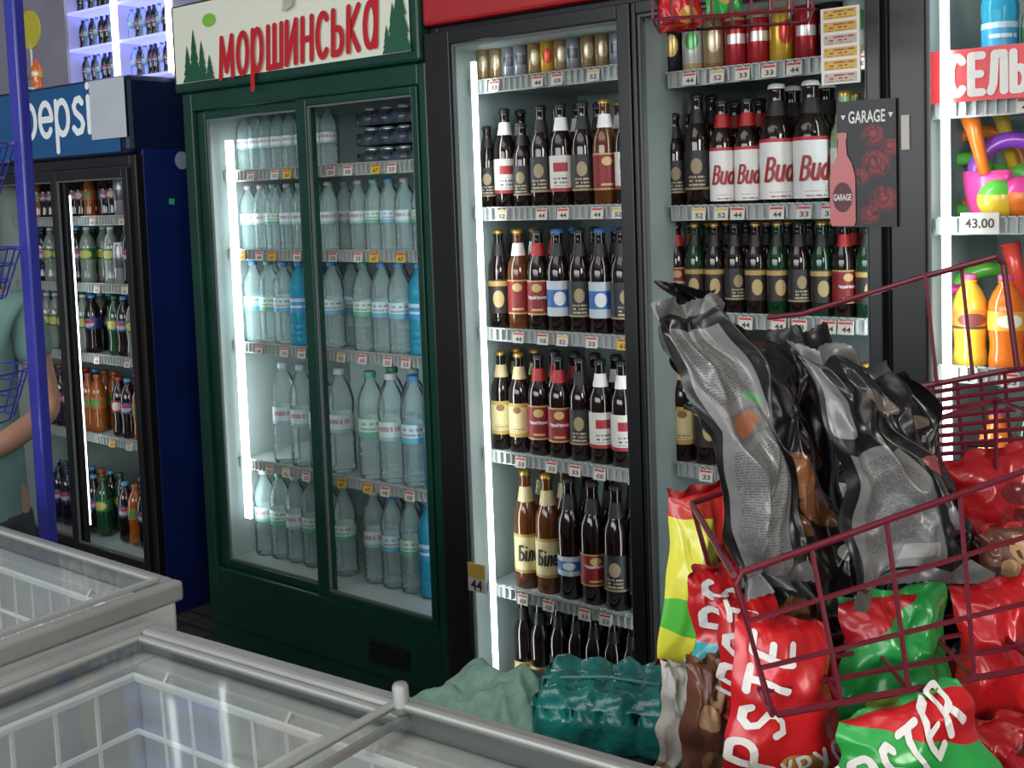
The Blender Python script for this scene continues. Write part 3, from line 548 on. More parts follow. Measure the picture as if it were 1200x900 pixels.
door(p,pL+.042,pm+.03,poz[0]+.01,poz[1]-.01,.035,BLACK,-.012,.02); door(p,pm-.03,pR-.037,poz[0]+.01,poz[1]-.01,.035,BLACK,-.034,.02)
led(p,pR-.056,poz[0]+.1,poz[1]-.1,.018,.003,.55,(-.6,1,0)); led(p,pm+.004,poz[0]+.1,poz[1]-.1,.012,.003,.5,(.2,1,0))  # centre strip is unseen, added behind the frames to light the interior
zp=[zs(130,y) for y in (258,338,422,517)]
for z in zp: shelf(p,pL+.05,pR-.05,z,tagxs(pm,pR-.08,3))
for (wh,xa_,xb_) in (('blue cooler left door',xs(15,400,.14),pm-.02),('blue cooler right door',pm+.03,pR-.065)):
    stock(wh,'top',zp[0]+.01,poz[1]-zp[0]-.02,xa_,xb_,['cola','redcola','cgrey','cola','redcola','orange','cola'],rows=2)
    stock(wh,'second',zp[1]+.01,zp[0]-zp[1]-.03,xa_,xb_,['pale','cgrey','cola','pale','navy','pale'],rows=2)
    stock(wh,'third',zp[2]+.01,zp[1]-zp[2]-.03,xa_,xb_,['lime','cola','pale','cola','pale','pale'],rows=2)
    stock(wh,'fourth',zp[3]+.01,zp[2]-zp[3]-.03,xa_,xb_,['redcola','cola','orange','orange','navy','navy'],rows=2)
    stock(wh,'bottom',poz[0]+.016,zp[3]-poz[0]-.05,xa_,xb_,['cola','orange','cola','lime','navy','navy'],rows=2)
mb=MB(); q=PX(213,188,pR+.002); mb.poly([(q.x,q.y+.03*cos(t*pi/8),q.z+.033*sin(t*pi/8)) for t in range(16)]); mb.build('round_sticker',mat('sticker_grey',(.35,.4,.5),.5),p.root,p.org)
q=PX(201,237,pR+.002); mb=MB(); mb.quad((q.x,q.y-.012,q.z-.006),(q.x,q.y+.012,q.z-.01),(q.x,q.y+.014,q.z+.012),(q.x,q.y-.01,q.z+.014)); mb.build('small_sticker',mat('sticker_green',(.05,.5,.2),.5),p.root,p.org)
# ------------------------------------------------------------------ things on top of the coolers
ux0,ux1=xs(78,60,.15),xs(203,40,.15); uz=ph1; org=Vector(((ux0+ux1)/2,.15,uz))
ut=thing('display_shelf','white lit display shelf of small bottles on top of blue cooler','shelf',org)
um=(ux0+ux1)/2; LAV=mat('lavender_panel',(.42,.45,.92),.5,emit=.9)  # backlight glow put into the back panel and shelf board colour
for a_,b2_,y1_ in ((ux0,ux0+.02,.40),(ux1-.02,ux1,.40),(um-.012,um+.012,.378)): MB().box(a_,b2_,.15,y1_,uz,uz+.62).build('upright_panel',mat('display_white',(.6,.6,.85),.4),ut,org)
MB().box(ux0+.02,ux1-.02,.38,.40,uz,uz+.62).build('lit_back_panel',LAV,ut,org)
for k in range(5): MB().box(ux0+.02,ux1-.02,.15,.38,uz+.015+k*.145,uz+.025+k*.145).build('shelf_board',LAV,ut,org)
for xx in (um,ux1-.01): MB().box(xx-.014,xx+.014,.138,.149,uz+.02,uz+.6).build('led_strip',LEDM,ut,org)
for k in range(4):
    nm=['bottom','third','second','top'][k]
    stock('left display above blue cooler',nm,uz+.025+k*.145,.125,ux0+.03,um-.02,['navy','w05b','navy','w05b','navy','navy','w05b'],y=.2)
    stock('right display above blue cooler',nm,uz+.025+k*.145,.125,um+.02,ux1-.03,['w05b','navy','w05b','navy','navy'],y=.2)
for i,px in enumerate((28,44)):
    q=xs(px,90,.0); put('yellowd' if i==0 else 'oranged',(q,.0,ph1),f"{'yellow' if i==0 else 'orange'} drink bottle standing on blue cooler below round yellow sign",None,.6)
q=PY(35,35,-.01); org=Vector((q.x,q.y,ph1)); t=thing('round_price_sign','round yellow price sign on a stick above the blue cooler','sign',org)
MB().tube([(q.x,q.y,ph1),(q.x,q.y,q.z-.05)],.004).build('stick',WHM,t,org)
mb=MB(); mb.lathe([(0,-.003),(.075,-.003),(.075,.003),(0,.003)],28); 
for v in mb.v: v.xyz=Vector((q.x+v.x,q.y+v.z,q.z+v.y))
mb.build('disc',mat('sign_yellow',(.55,.48,.04),.5),t,org)
MB().box(q.x-.03,q.x+.03,q.y-.05,q.y+.05,ph1,ph1+.008).build('foot',WHM,t,org)
pack('bottle_pack','blue wrapped water pack lying on green cooler roof','pack',xs(240,8,.0),xs(325,-8,.0),.0,hz1,4,2,.22,PKB,caps=CAPB)
a_=PY(330,14,-.08); mb=MB(); mb.quad(a_,a_+Vector((.045,0,.012)),a_+Vector((.075,0,.12)),a_+Vector((.03,0,.11))); o=mb.build('paper_tag',mat('papertag',(.5,.45,.4),.7,nz=.2,nscale=60),None,a_); tag(o,'small pale paper tag stuck on top edge of green cooler header','tag')
# ------------------------------------------------------------------ hanging black and red card sign
q=[PY(*a,-.062) for a in ((982,268),(1051,264),(1053,119),(991,114))]
org=q[0].copy(); bx0,bx1,bz0,bz1=q[0].x,q[1].x,(q[0].z+q[1].z)/2,(q[2].z+q[3].z)/2
t=thing('card_sign','black and red card sign with pink bottle on cooler door frame','sign',org)
lay=[]
for (cu_,cv_,rr_) in ((.66,.50,.26),(.78,.22,.24),(.62,.72,.2),(.40,.40,.15),(.9,.62,.16),(.55,.1,.18)):
    lay+=[('circ',cu_,cv_,rr_,rr_*.45,(.10,.005,.008)),('circ',cu_+.02,cv_+.01,rr_*.75,rr_*.33,(.22,.010,.017)),('circ',cu_-.02,cv_+.01,rr_*.5,rr_*.22,(.10,.004,.007)),('circ',cu_,cv_+.015,rr_*.32,rr_*.14,(.28,.02,.028))]
lay+=[('blotch',.3,1,.0,.8,(.02,.004,.005),14,.58)]
GM=printmat('garage_card',(.009,.008,.008),lay,.4)
BWd=bx1-bx0; BHt=bz1-bz0
mb=MB(); mb.box(bx0,bx1,-.062,-.058,bz0,bz1); mb.build('card',GM,t,org)
mb=MB(); bcx=bx0+BWd*.10
pr=[(.19,.01),(.22,.04),(.22,.40),(.17,.50),(.08,.58),(.065,.70),(.085,.71),(.085,.75),(0,.755)]
mb.poly([(bcx+s*BWd,-.0655,bz0+z*BHt) for s,z in pr]+[(bcx-s*BWd,-.0655,bz0+z*BHt) for s,z in pr[::-1]],0)
mb.poly([(bcx+BWd*.17*cos(k*pi/10),-.0662,bz0+BHt*(.24+.12*sin(k*pi/10))) for k in range(20)],1)
mb.text('GARAGE',.014,lambda x,y:Vector((bcx+x,-.067,bz0+BHt*.24+y)),2,width=BWd*.31)
mb.text('GARAGE',.026,lambda x,y:Vector((bx0+BWd*.52+x,-.0635,bz0+BHt*.87+y)),2,width=BWd*.62)
for sx_ in (.12,.92): mb.poly([(bx0+BWd*(sx_-.04),-.0635,bz0+BHt*.89),(bx0+BWd*(sx_+.04),-.0635,bz0+BHt*.89),(bx0+BWd*sx_,-.0635,bz0+BHt*.85)],2)
mb.build('print',[mat('pink_glass_print',(.5,.12,.12),.3),mat('label_maroon',(.08,.01,.02),.4),WHM],t,org)
q=PY(1060,155,-.06); mb=MB().box(q.x-.008,q.x+.008,-.056,-.051,q.z-.035,q.z+.035); tag(mb.build('paper_label',TAGW,None,q),'narrow white paper label on cooler frame right of card sign','label')
q=PY(557,678,-.06); mb=MB(); mb.box(q.x-.03,q.x+.03,-.0555,-.051,q.z-.04,q.z+.04,0); mb.quad((q.x-.03,-.0558,q.z+.0),(q.x+.03,-.0558,q.z+.0),(q.x+.03,-.0558,q.z+.04),(q.x-.03,-.0558,q.z+.04),1); mb.text('44',.03,lambda x,y:Vector((q.x+x,-.0563,q.z-.02+y)),2); tag(mb.build('price_card',[TAGW,TAGY,TAGK],None,q),'yellow and white price card on lower left black cooler frame','price card')
q0,q1=PY(962,100,-.06),PY(1006,5,-.06); mb=MB(); mb.box(q0.x,q1.x,-.056,-.051,q0.z,q1.z,0)
for k in range(6):
    za_=q0.z+(q1.z-q0.z)*(k+.12)/6; zb2=q0.z+(q1.z-q0.z)*(k+.88)/6; mb.quad((q0.x+.006,-.0565,za_),(q1.x-.006,-.0565,za_),(q1.x-.006,-.0565,zb2),(q0.x+.006,-.0565,zb2),1 if k%3 else 2)
tag(mb.build('price_list',[WHM,printmat('plist_y',(.6,.42,.08),[('lines',.05,.95,.1,.9,(.4,.05,.04),3,7)],.5),printmat('plist_r',(.5,.45,.4),[('lines',.05,.95,.1,.9,(.45,.03,.03),3,7)],.5)],None,q0),'yellow and red strip of price cards at upper right beer cooler door','price list')
# ------------------------------------------------------------------ chest freezers
FW_=mat('freezer_white',(.60,.62,.61),.4,nz=.1); RIM=mat('freezer_rim',(.32,.33,.315),.4,.2,nz=.2,nscale=6); LIDF=mat('lid_frame',(.36,.37,.355),.4,.2)
WIRE=mat('white_wire',(.88,.9,.89),.4)
def freezer(label,xl,xr,yf,yn,zt,xd,tilt=0):
    org=Vector((xl,(yf+yn)/2,FZ)); r=thing('chest_freezer',label,'freezer',org); r.rotation_euler=(0,-tilt,0); T=.045
    mb=MB(); mb.box(xl,xl+T,yn,yf,.1,zt-.03); mb.box(xr-T,xr,yn,yf,.1,zt-.03); mb.box(xl+T,xr-T,yn,yn+T,.1,zt-.03); mb.box(xl+T,xr-T,yf-T,yf,.1,zt-.03); mb.box(xl+T,xr-T,yn+T,yf-T,.1,.50); mb.build('body',FW_,r,org,bevel=.006)
    MB().box(xl+.05,xr-.05,yn+.05,yf-.05,FZ,.1).build('plinth',BLACK,r,org)
    mb=MB(); w_=.016; e=.008
    mb.box(xl-e,xl+w_,yn-e,yf+e,zt-.03,zt); mb.box(xr-w_,xr+e,yn-e,yf+e,zt-.03,zt); mb.box(xl+w_,xr-w_,yn-e,yn+w_,zt-.03,zt); mb.box(xl+w_,xr-w_,yf-w_,yf+e,zt-.03,zt); mb.build('rim',RIM,r,org,bevel=.005)
    for (a,b2,z) in ((xl+w_,xd+.012,zt-.010),(xd-.008,xr-w_,zt+.004)):
        f=.009; m_=MB(); y0,y1=yn+w_+.001,yf-w_-.001
        m_.box(a,a+f,y0,y1,z-.004,z+.004); m_.box(b2-f,b2,y0,y1,z-.004,z+.004); m_.box(a+f,b2-f,y0,y0+f,z-.004,z+.004); m_.box(a+f,b2-f,y1-f,y1,z-.004,z+.004)
        d=m_.build('sliding_lid',LIDF,r,org,bevel=.002)
        MB().quad((a+f,y0+f,z),(b2-f,y0+f,z),(b2-f,y1-f,z),(a+f,y1-f,z)).build('glass_pane',FGLASS,d,org)
    MB().box(xl+T+.05,xr-T-.05,yn+T+.002,yn+T+.018,zt-.08,zt-.06).build('interior_led',mat('freezer_led',(.92,.97,1),.5,emit=8),r,org)  # glowing strip added to brighten the interior, not a known freezer lamp
    m_=MB(); m_.lathe([(.009,0),(.009,.026),(.007,.030),(0,.030)],12,c=(xd+.005,yf-.022,zt-.002)); m_.build('lid_stop',RIM,r,org,smooth=True)
def wbasket(label,x0,x1,y0,y1,z0,z1,tilt=0,xl=0):
    org=Vector((x0,(y0+y1)/2,z0)); r=thing('wire_basket',label,'basket',org+ZZ*(tilt*(x0-xl))-Vector((tilt*(z0-FZ),0,0))); r.rotation_euler=(0,-tilt,0)
    mb=MB(); mb.tube([(x0,y0,z1),(x1,y0,z1),(x1,y1,z1),(x0,y1,z1)],.006,6,closed=True); zmid=z1-.07
    mb.tube([(x0,y0,zmid),(x1,y0,zmid),(x1,y1,zmid),(x0,y1,zmid)],.004,5,closed=True); mb.build('rim_wires',WIRE,r,org)
    mb=MB(); n=int((x1-x0)/.05)
    for i in range(1,n): x=x0+(x1-x0)*i/n; mb.tube([(x,y0,z1),(x,y0,z0),(x,y1,z0),(x,y1,z1)],.003,4)
    n=int((y1-y0)/.05)
    for i in range(1,n): y=y0+(y1-y0)*i/n; mb.tube([(x0,y,z1),(x0,y,z0),(x1,y,z0),(x1,y,z1)],.003,4)
    mb.build('mesh_wires',WIRE,r,org)
    mb=MB()
    for x in (x0+.06,x1-.06): mb.tube([(x,y1,z1),(x,y1+.010,z1+.012),(x,y1+.014,z1+.005)],.003,5)
    mb.build('hanger',WIRE,r,org)
TILT=.043
c2=PZ(170,730,.9); xd=PZ(512,838,.918).x
f2=(c2.x+.038,.40,c2.y,-2.22)
freezer('near white chest freezer with glass sliding lids, under the teal pack',*f2,.9,xd,TILT)
b0=f2[0]+.07
for i,nm in enumerate(('leftmost','second','third')): wbasket(f'{nm} white wire basket inside the near chest freezer',b0+.36*i+.008,b0+.36*(i+1)-.008,-2.10,c2.y-.07,.68,.868,TILT,f2[0])
c1=PZ(206,681,.9); c1x=min(c1.x,c2.x-.05)
freezer('far white chest freezer at left, behind the near one',-3.1,c1x,c1.y,-2.15,.9,-2.0)
for i,nm in enumerate(('right','left')): wbasket(f'{nm} white wire basket inside the far left chest freezer',c1x-.5-.45*i,c1x-.07-.45*i,-2.06,c1.y-.07,.68,.868)
# ------------------------------------------------------------------ crate, cloth and teal pack behind the near freezer
tp=PD(703,835,1.62); cz=tp.z-.035
cc_=PZ(588,818,cz+.02)
CRM=mat('dark_crate_plastic',(.012,.03,.03),.5,nz=.2)
X0,X1,Y0,Y1=cc_.x-.075,tp.x+.085,tp.y-.06,tp.y+.13
org=Vector(((X0+X1)/2,(Y0+Y1)/2,FZ)); o=thing('plastic_crate','dark plastic crate under the mint cloth and teal drinks pack','crate',org)
mb=MB()
for k in range(6):
    za_=.02+k*(cz-.03)/6; zb2=za_+(cz-.03)/6-.03
    mb.box(X0,X1,Y0,Y0+.012,za_,zb2); mb.box(X0,X1,Y1-.012,Y1,za_,zb2); mb.box(X0,X0+.012,Y0+.012,Y1-.012,za_,zb2); mb.box(X1-.012,X1,Y0+.012,Y1-.012,za_,zb2)
for x_ in (X0,X1-.02):
    for y_ in (Y0,Y1-.02): mb.box(x_,x_+.02,y_,y_+.02,FZ,cz-.012)
mb.build('slatted_sides',CRM,o,org); MB().box(X0-.004,X1+.004,Y0-.004,Y1+.004,cz-.016,cz-.002).build('lid',CRM,o,org,bevel=.003)
pack('can_pack','teal shrink-wrapped pack of cans beside the mint cloth','pack',tp.x-.10,tp.x+.10,tp.y-.05,cz,4,3,.085,TEAL,rot=radians(24),dome=.20,crk=.007,ch=.30)
mb=MB(); nx,ny=48,36; CW,CD_=.24,.17; idx={}; ccx,ccy=cc_.x,cc_.y
for i in range(nx+1):
    for j in range(ny+1):
        u=i/nx-.5; v=j/ny-.5; n=noise.noise(Vector((u*3.2,v*3,3.1))); fold=abs(noise.noise(Vector((u*4+v*3,v*2-u,7.7)))); f2_=abs(noise.noise(Vector((u*8-v*5,v*6,2.2))))
        e=max(0,1-(max(abs(u),abs(v))*2)**3); 
        z=cz+.004+e*(.040+.03*n)+.030*(.42-fold)*(.4+e)+.010*(.4-f2_)
        a=1+.18*noise.noise(Vector((u*3,v*3,11))); 
        idx[i,j]=len(mb.v); mb.v.append(Vector((ccx+u*CW*a,ccy+v*CD_*(1+.22*noise.noise(Vector((u*4,0,9)))),max(z,cz+.003))))
for i in range(nx):
    for j in range(ny): mb.face((idx[i,j],idx[i+1,j],idx[i+1,j+1],idx[i,j+1]))
o=mb.build('cleaning_cloth',mat('mint_cloth',(.24,.42,.34),.9,nz=.2,nscale=60,bump=.3,bscale=400),None,(ccx,ccy,cz),smooth=True); tag(o,'crumpled pale mint cloth left of the teal pack','cloth')
# ------------------------------------------------------------------ bags
SIL=mat('foil_grey',(.15,.147,.143),.34,.25,nz=.5,nscale=12); DKF=mat('foil_dark',(.014,.013,.013),.32,.1)
def bag(label,q,thick,fm,seed,sealm,backm=DKF,cr=.0055,texts=(),group=None,sheet=.010,name='snack_bag',wob=.006,seal=.05,fine=.4,sharp=0):
    if texts: cr,fine,sheet=.0028,.15,.006
    TL,TR,BR,BL=[PD(*a) for a in q]; N=(TR-TL).cross(BL-TL).normalized(); cen=(TL+TR+BR+BL)/4
    if N.dot(CAM-cen)<0: N=-N
    EU=((TR-TL)+(BR-BL)).normalized(); EV=((BL-TL)+(BR-TR)).normalized()
    Wd=((TR-TL).length+(BR-BL).length)/2; Hh=((BL-TL).length+(BR-TR).length)/2
    nn=lambda a,b,c:noise.noise(Vector((a,b,c)))
    def cell(u,v,s):
        """folded-sheet facets: ridge distance between the two nearest random points"""
        d=noise.voronoi(Vector((u*2.6+s,v*3.4,s*1.3)))[0]; return d[1]-d[0]
    def bil(u,v):
        uu=.5+(u-.5)*(1-.07*sin(pi*v)); p=(TL*(1-uu)+TR*uu)*(1-v)+(BL*(1-uu)+BR*uu)*v
        s1=nn(u*2.2+seed,v*2.6,seed*.7); s2=.5-1.5*abs(nn(u*2.2-v*.8+seed,v*1.7+u*1.0,seed*1.7))
        return p+N*(sheet*(s1+s2))+EU*(wob*1.6*nn(v*4,u*2,seed+20))+EV*(wob*nn(u*4,v*2,seed+30))
    def wp(u,v): return thick/2*max(0,1-abs(2*u-1)**2.6)**.8*max(0,sin(pi*min(1,max(0,(v-.045)/.91))))**.5
    def wr(u,v,s):
        e=min(1,8*min(u,1-u))*min(1,14*max(0,min(v-.04,.96-v)))
        n=nn(u*4+s,v*4,s); rdg=.5-abs(nn(u*3.2+v*2,v*2.6-u*1.6+s,s*2))*1.7
        r2=.5-abs(nn(u*8-v*4,v*7+s,s*3))*1.6
        pl=sin(u*50+seed+3*nn(u*6,v*3,s))*.4*(math.exp(-max(0,v-.05)/.06)+math.exp(-max(0,.95-v)/.06))
        sh=sharp*(.35-cell(u+.15*n,v+.1*n,s)) if sharp else 0
        return e*(cr*(n*.8+rdg*1.2+r2*fine)+.0035*pl+sh)
    sf=lambda u,v:bil(u,v)+N*(wp(u,v)+wr(u,v,seed)); sb=lambda u,v:bil(u,v)-N*(wp(u,v)*.85+wr(u,v,seed+9))
    r=thing(name,label,'bag',BL*.5+BR*.5,0,group); org=Vector(r.location)
    nu,nv=(60,80) if sharp else (44,58); mb=MB(); idx={}
    for s_,fn in ((0,sf),(1,sb)):
        for i in range(nu+1):
            for j in range(nv+1): idx[s_,i,j]=len(mb.v); mb.v.append(fn(i/nu,.045+.91*j/nv))
        for i in range(nu):
            for j in range(nv):
                k=[idx[s_,i,j],idx[s_,i,j+1],idx[s_,i+1,j+1],idx[s_,i+1,j]]; vv=lambda q:1-(.045+.91*q/nv)
                mb.face(k if s_==0 else k[::-1],s_,((i/nu,vv(j)),(i/nu,vv(j+1)),((i+1)/nu,vv(j+1)),((i+1)/nu,vv(j))) if s_==0 else None)
    mb.build('film',[fm,backm],r,org,smooth=True)
    for nm,v0,v1 in (('top_seal',.045,.045-seal),('bottom_seal',.955,.955+seal)):
        mb=MB(); n=48; K=5
        for k in range(K):
            for i in range(n+1):
                u=i/n; t=k/(K-1); v=v0+(v1-v0)*t+(((i%2)*.005) if k==K-1 else 0)
                mb.v.append(bil(u,v)+N*((.004+seal*.12)*t*sin(u*17+seed*3)+.0012*sin(k*3.)+seal*.25*t*t*nn(u*3,seed,4)))
        for k in range(K-1):
            for i in range(n): mb.face((k*(n+1)+i,k*(n+1)+i+1,(k+1)*(n+1)+i+1,(k+1)*(n+1)+i),0,((0,0),)*4)
        mb.build(nm,sealm,r,org,smooth=True)
    if texts:
        mb=MB(); ms=[]
        for (st,u0,v0,h,rot,tm,wd) in texts:
            ca,sa=cos(rot),sin(rot)
            def fn(x,y,k): 
                X=x*ca-y*sa; Y=x*sa+y*ca; return sf(u0+X/Wd,v0-Y/Hh)+N*(.0022+.0003*k)
            mb.strokes(st,h,h*.17,fn,len(ms),wd,slant=.08,gap=.42); ms.append(tm)
        mb.build('printed_lettering',ms,r,org)
    return r
GRY=(.19,.187,.184); BKC=(.009,.008,.008); BRN=(.24,.09,.034)
TX=(.09,.088,.086)
BA=printmat('bag_black_text',BKC,[('rect',.06,.74,.03,.90,GRY),('lines',.14,.68,.06,.48,TX,110,75),('lines',.14,.68,.62,.86,TX,100,70),('rect',.15,.66,.5,.585,(.13,.127,.123)),('circ',.42,.545,.16,.03,(.3,.11,.05)),('circ',.62,.62,.1,.02,(.1,.28,.12))],.32,.15,.08,25,.25)
BB=printmat('bag_black_crisps',BKC,[('circ',.34,.42,.28,.075,BRN),('circ',.36,.43,.18,.042,(.33,.14,.055)),('circ',.62,.33,.2,.05,(.18,.07,.025)),('circ',.5,.72,.2,.05,(.09,.03,.018)),('circ',.7,.55,.16,.05,(.10,.035,.018)),('circ',.3,.26,.2,.05,(.15,.06,.025)),('circ',.75,.20,.09,.03,(.4,.38,.35))],.28,.1,.08,25,.3)
BC=printmat('bag_black_panel',BKC,[('rect',.06,.64,.06,.58,GRY),('lines',.11,.58,.20,.54,TX,110,75),('rect',.04,.20,.64,.95,GRY),('rect',.34,.60,.10,.17,(.34,.335,.32)),('circ',.8,.5,.12,.04,(.24,.06,.05)),('circ',.85,.3,.1,.05,(.16,.16,.155)),('circ',.6,.78,.2,.04,(.13,.10,.08))],.32,.15,.08,25,.25)
BD=printmat('bag_black_plain',BKC,[('circ',.55,.75,.14,.035,(.17,.14,.1)),('circ',.5,.5,.25,.05,(.10,.04,.02)),('lines',.2,.8,.58,.68,(.2,.17,.15),14,20)],.28,.1,.08,25,.3)
RD=(.58,.014,.018)
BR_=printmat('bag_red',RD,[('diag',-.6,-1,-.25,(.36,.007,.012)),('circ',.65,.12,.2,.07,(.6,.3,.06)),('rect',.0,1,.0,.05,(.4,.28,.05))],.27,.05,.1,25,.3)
BR2=printmat('bag_red_dark',(.40,.010,.015),[('blotch',0,1,.0,.6,(.13,.01,.012),3,.5),('circ',.5,.3,.3,.12,(.4,.15,.05)),('circ',.6,.7,.2,.08,(.16,.01,.01))],.27,.05,.1,25,.3)
BG_=printmat('bag_green_red',(.03,.38,.07),[('diag',.45,1,.95,RD),('circ',.25,.35,.3,.12,(.07,.48,.11)),('circ',.6,.22,.25,.10,(.6,.4,.07))],.27,.05,.1,25,.3)
BG2=printmat('bag_green',(.022,.30,.06),[('diag',-.5,1,.6,(.44,.010,.016)),('circ',.5,.2,.3,.15,(.3,.42,.05))],.27,.05,.1,25,.3)
BY=printmat('bag_yellow',(.88,.84,.07),[('rect',0,1,.84,1,(.65,.05,.03)),('diag',1,.6,1.06,(.78,.04,.03)),('circ',.25,.32,.4,.10,(.12,.6,.07)),('circ',.7,.28,.25,.08,(.03,.34,.55)),('circ',.6,.12,.3,.08,(.8,.1,.04))],.27,.0,.1,20,.3)
BT=printmat('bag_teal',(.03,.38,.40),[('rect',0,1,.35,1,RD),('circ',.6,.2,.3,.1,(.6,.6,.4))],.27,.05,.1,20,.3)
BBR=printmat('bag_brown',(.15,.055,.032),[('circ',.5,.72,.14,.09,(.55,.32,.16)),('circ',.5,.72,.07,.045,(.13,.05,.03)),('circ',.35,.55,.16,.1,(.55,.32,.16)),('rect',.5,.6,.6,.9,(.55,.32,.16)),('rect',.64,.73,.58,.85,(.55,.32,.16)),('circ',.5,.2,.3,.12,(.3,.16,.06))],.33,.05,.1,20,.2)
BW=printmat('bag_white',(.58,.55,.50),[('rect',0,1,.0,.1,(.35,.25,.1)),('lines',.2,.8,.4,.8,(.42,.37,.34),9,5)],.4,0,.1,20)
K=dict(cr=.010,wob=.018,fine=.25,sharp=.022)
bag('crumpled black snack bag with grey text flap, leftmost black one',[(776,355,1.14),(848,350,1.17),(948,668,1.13),(868,708,1.10)],.045,BA,1.3,SIL,sheet=.028,seal=.06,**K)
bag('crumpled black snack bag printed with brown crisps, in the middle',[(850,388,1.26),(980,392,1.28),(1005,738,1.19),(890,668,1.18)],.05,BB,4.1,DKF,sheet=.028,seal=.06,**K)
bag('crumpled black snack bag with grey panel, right of the crisps bag',[(935,402,1.16),(1032,428,1.19),(1136,660,1.17),(1003,712,1.13)],.05,BC,7.7,SIL,sheet=.028,seal=.06,**K)
bag('dark black snack bag behind the grey-panelled one',[(985,408,1.30),(1055,450,1.34),(1148,650,1.34),(1050,690,1.30)],.045,BD,2.2,DKF,sheet=.028,**K)
bag('dark black snack bag at the back, lower right of black bags',[(985,650,1.25),(1130,610,1.28),(1125,775,1.28),(990,775,1.25)],.045,BD,3.4,DKF,sheet=.02,**K)
bag('dark black snack bag below the brown crisps bag',[(868,620,1.31),(985,640,1.33),(995,775,1.32),(890,760,1.30)],.045,BB,6.3,DKF,sheet=.02,**K)
bag('small crumpled black snack bag, topmost at left of black bags',[(774,340,1.30),(838,342,1.32),(905,470,1.35),(805,480,1.32)],.03,BD,9.9,DKF,sheet=.028,seal=.1,**K)
bag('bright yellow and green snack bag at left of the rack',[(782,575,1.36),(865,555,1.38),(870,800,1.36),(766,782,1.35)],.06,BY,5.5,REDM,cr=.005)
bag('teal and red snack bag in front of the yellow one',[(808,668,1.27),(868,655,1.29),(874,800,1.28),(810,795,1.26)],.045,BT,6.6,REDM,texts=[('PS',.45,.35,.040,radians(80),WHM,.050)])
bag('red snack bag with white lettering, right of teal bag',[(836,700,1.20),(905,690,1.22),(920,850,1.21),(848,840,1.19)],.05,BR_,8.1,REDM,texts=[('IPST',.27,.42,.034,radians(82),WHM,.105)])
bag('brown snack bag printed with a hand, bottom left of rack',[(800,770,1.22),(866,758,1.23),(876,915,1.22),(796,915,1.21)],.05,BBR,9.3,mat('seal_brown',(.14,.06,.03),.4))
bag('cream white snack bag, leftmost at the bottom of the rack',[(778,775,1.30),(814,775,1.31),(814,915,1.3),(766,905,1.29)],.04,BW,1.9,BW)
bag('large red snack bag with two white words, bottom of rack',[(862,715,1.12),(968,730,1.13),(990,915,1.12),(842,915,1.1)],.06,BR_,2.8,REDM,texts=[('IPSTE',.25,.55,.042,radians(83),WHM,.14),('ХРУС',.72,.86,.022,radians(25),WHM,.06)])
bag('green snack bag behind the wire side panel',[(982,700,1.17),(1108,680,1.19),(1122,850,1.19),(980,850,1.16)],.055,BG2,3.9,mat('seal_green',(.03,.3,.07),.35))
bag('red and green snack bag with white lettering, bottom centre',[(985,842,1.06),(1125,795,1.07),(1195,935,1.07),(960,965,1.05)],.06,BG_,4.7,mat('seal_green',(.03,.3,.07),.35),texts=[('IPSTER',.43,.38,.044,radians(28),WHM,.145)])
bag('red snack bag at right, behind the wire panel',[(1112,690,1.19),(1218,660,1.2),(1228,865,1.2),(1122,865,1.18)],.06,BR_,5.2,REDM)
bag('dark red snack bag at right edge under the upper basket',[(1105,540,1.36),(1225,510,1.38),(1230,680,1.38),(1115,690,1.36)],.06,BR2,6.1,REDM)
bag('red snack bag at the bottom right corner',[(1130,850,1.13),(1235,825,1.14),(1240,945,1.14),(1150,945,1.13)],.05,BR2,7.2,REDM)
bag('deep red snack bag at the back, beside the yellow one',[(862,690,1.40),(985,690,1.42),(985,870,1.40),(862,870,1.39)],.06,BR2,11.2,REDM)
bag('red snack bag at the back between green and red bags',[(965,760,1.29),(1065,750,1.30),(1065,930,1.29),(965,930,1.28)],.05,BR_,12.4,REDM)
bag('dark red snack bag deep behind the green one',[(985,690,1.41),(1110,690,1.42),(1110,900,1.40),(985,900,1.40)],.06,BR2,13.1,REDM)
bag('red snack bag deep at right, behind the wire panel bag',[(1105,655,1.44),(1235,640,1.45),(1235,900,1.43),(1105,900,1.43)],.06,BR2,14.6,REDM)
bag('dark brown snack bag at right between two red ones',[(1140,620,1.27),(1225,600,1.28),(1225,720,1.28),(1145,725,1.27)],.045,BBR,15.3,REDM)
bag('red snack bag standing in the hanging basket at the top',[(766,-75,2.08),(815,-80,2.08),(822,30,2.06),(772,36,2.06)],.04,BR_,3.3,REDM)
bag('green and red snack bag in hanging basket, right of red one',[(820,-85,2.06),(868,-90,2.06),(872,16,2.04),(826,24,2.04)],.035,BG_,5.3,REDM)
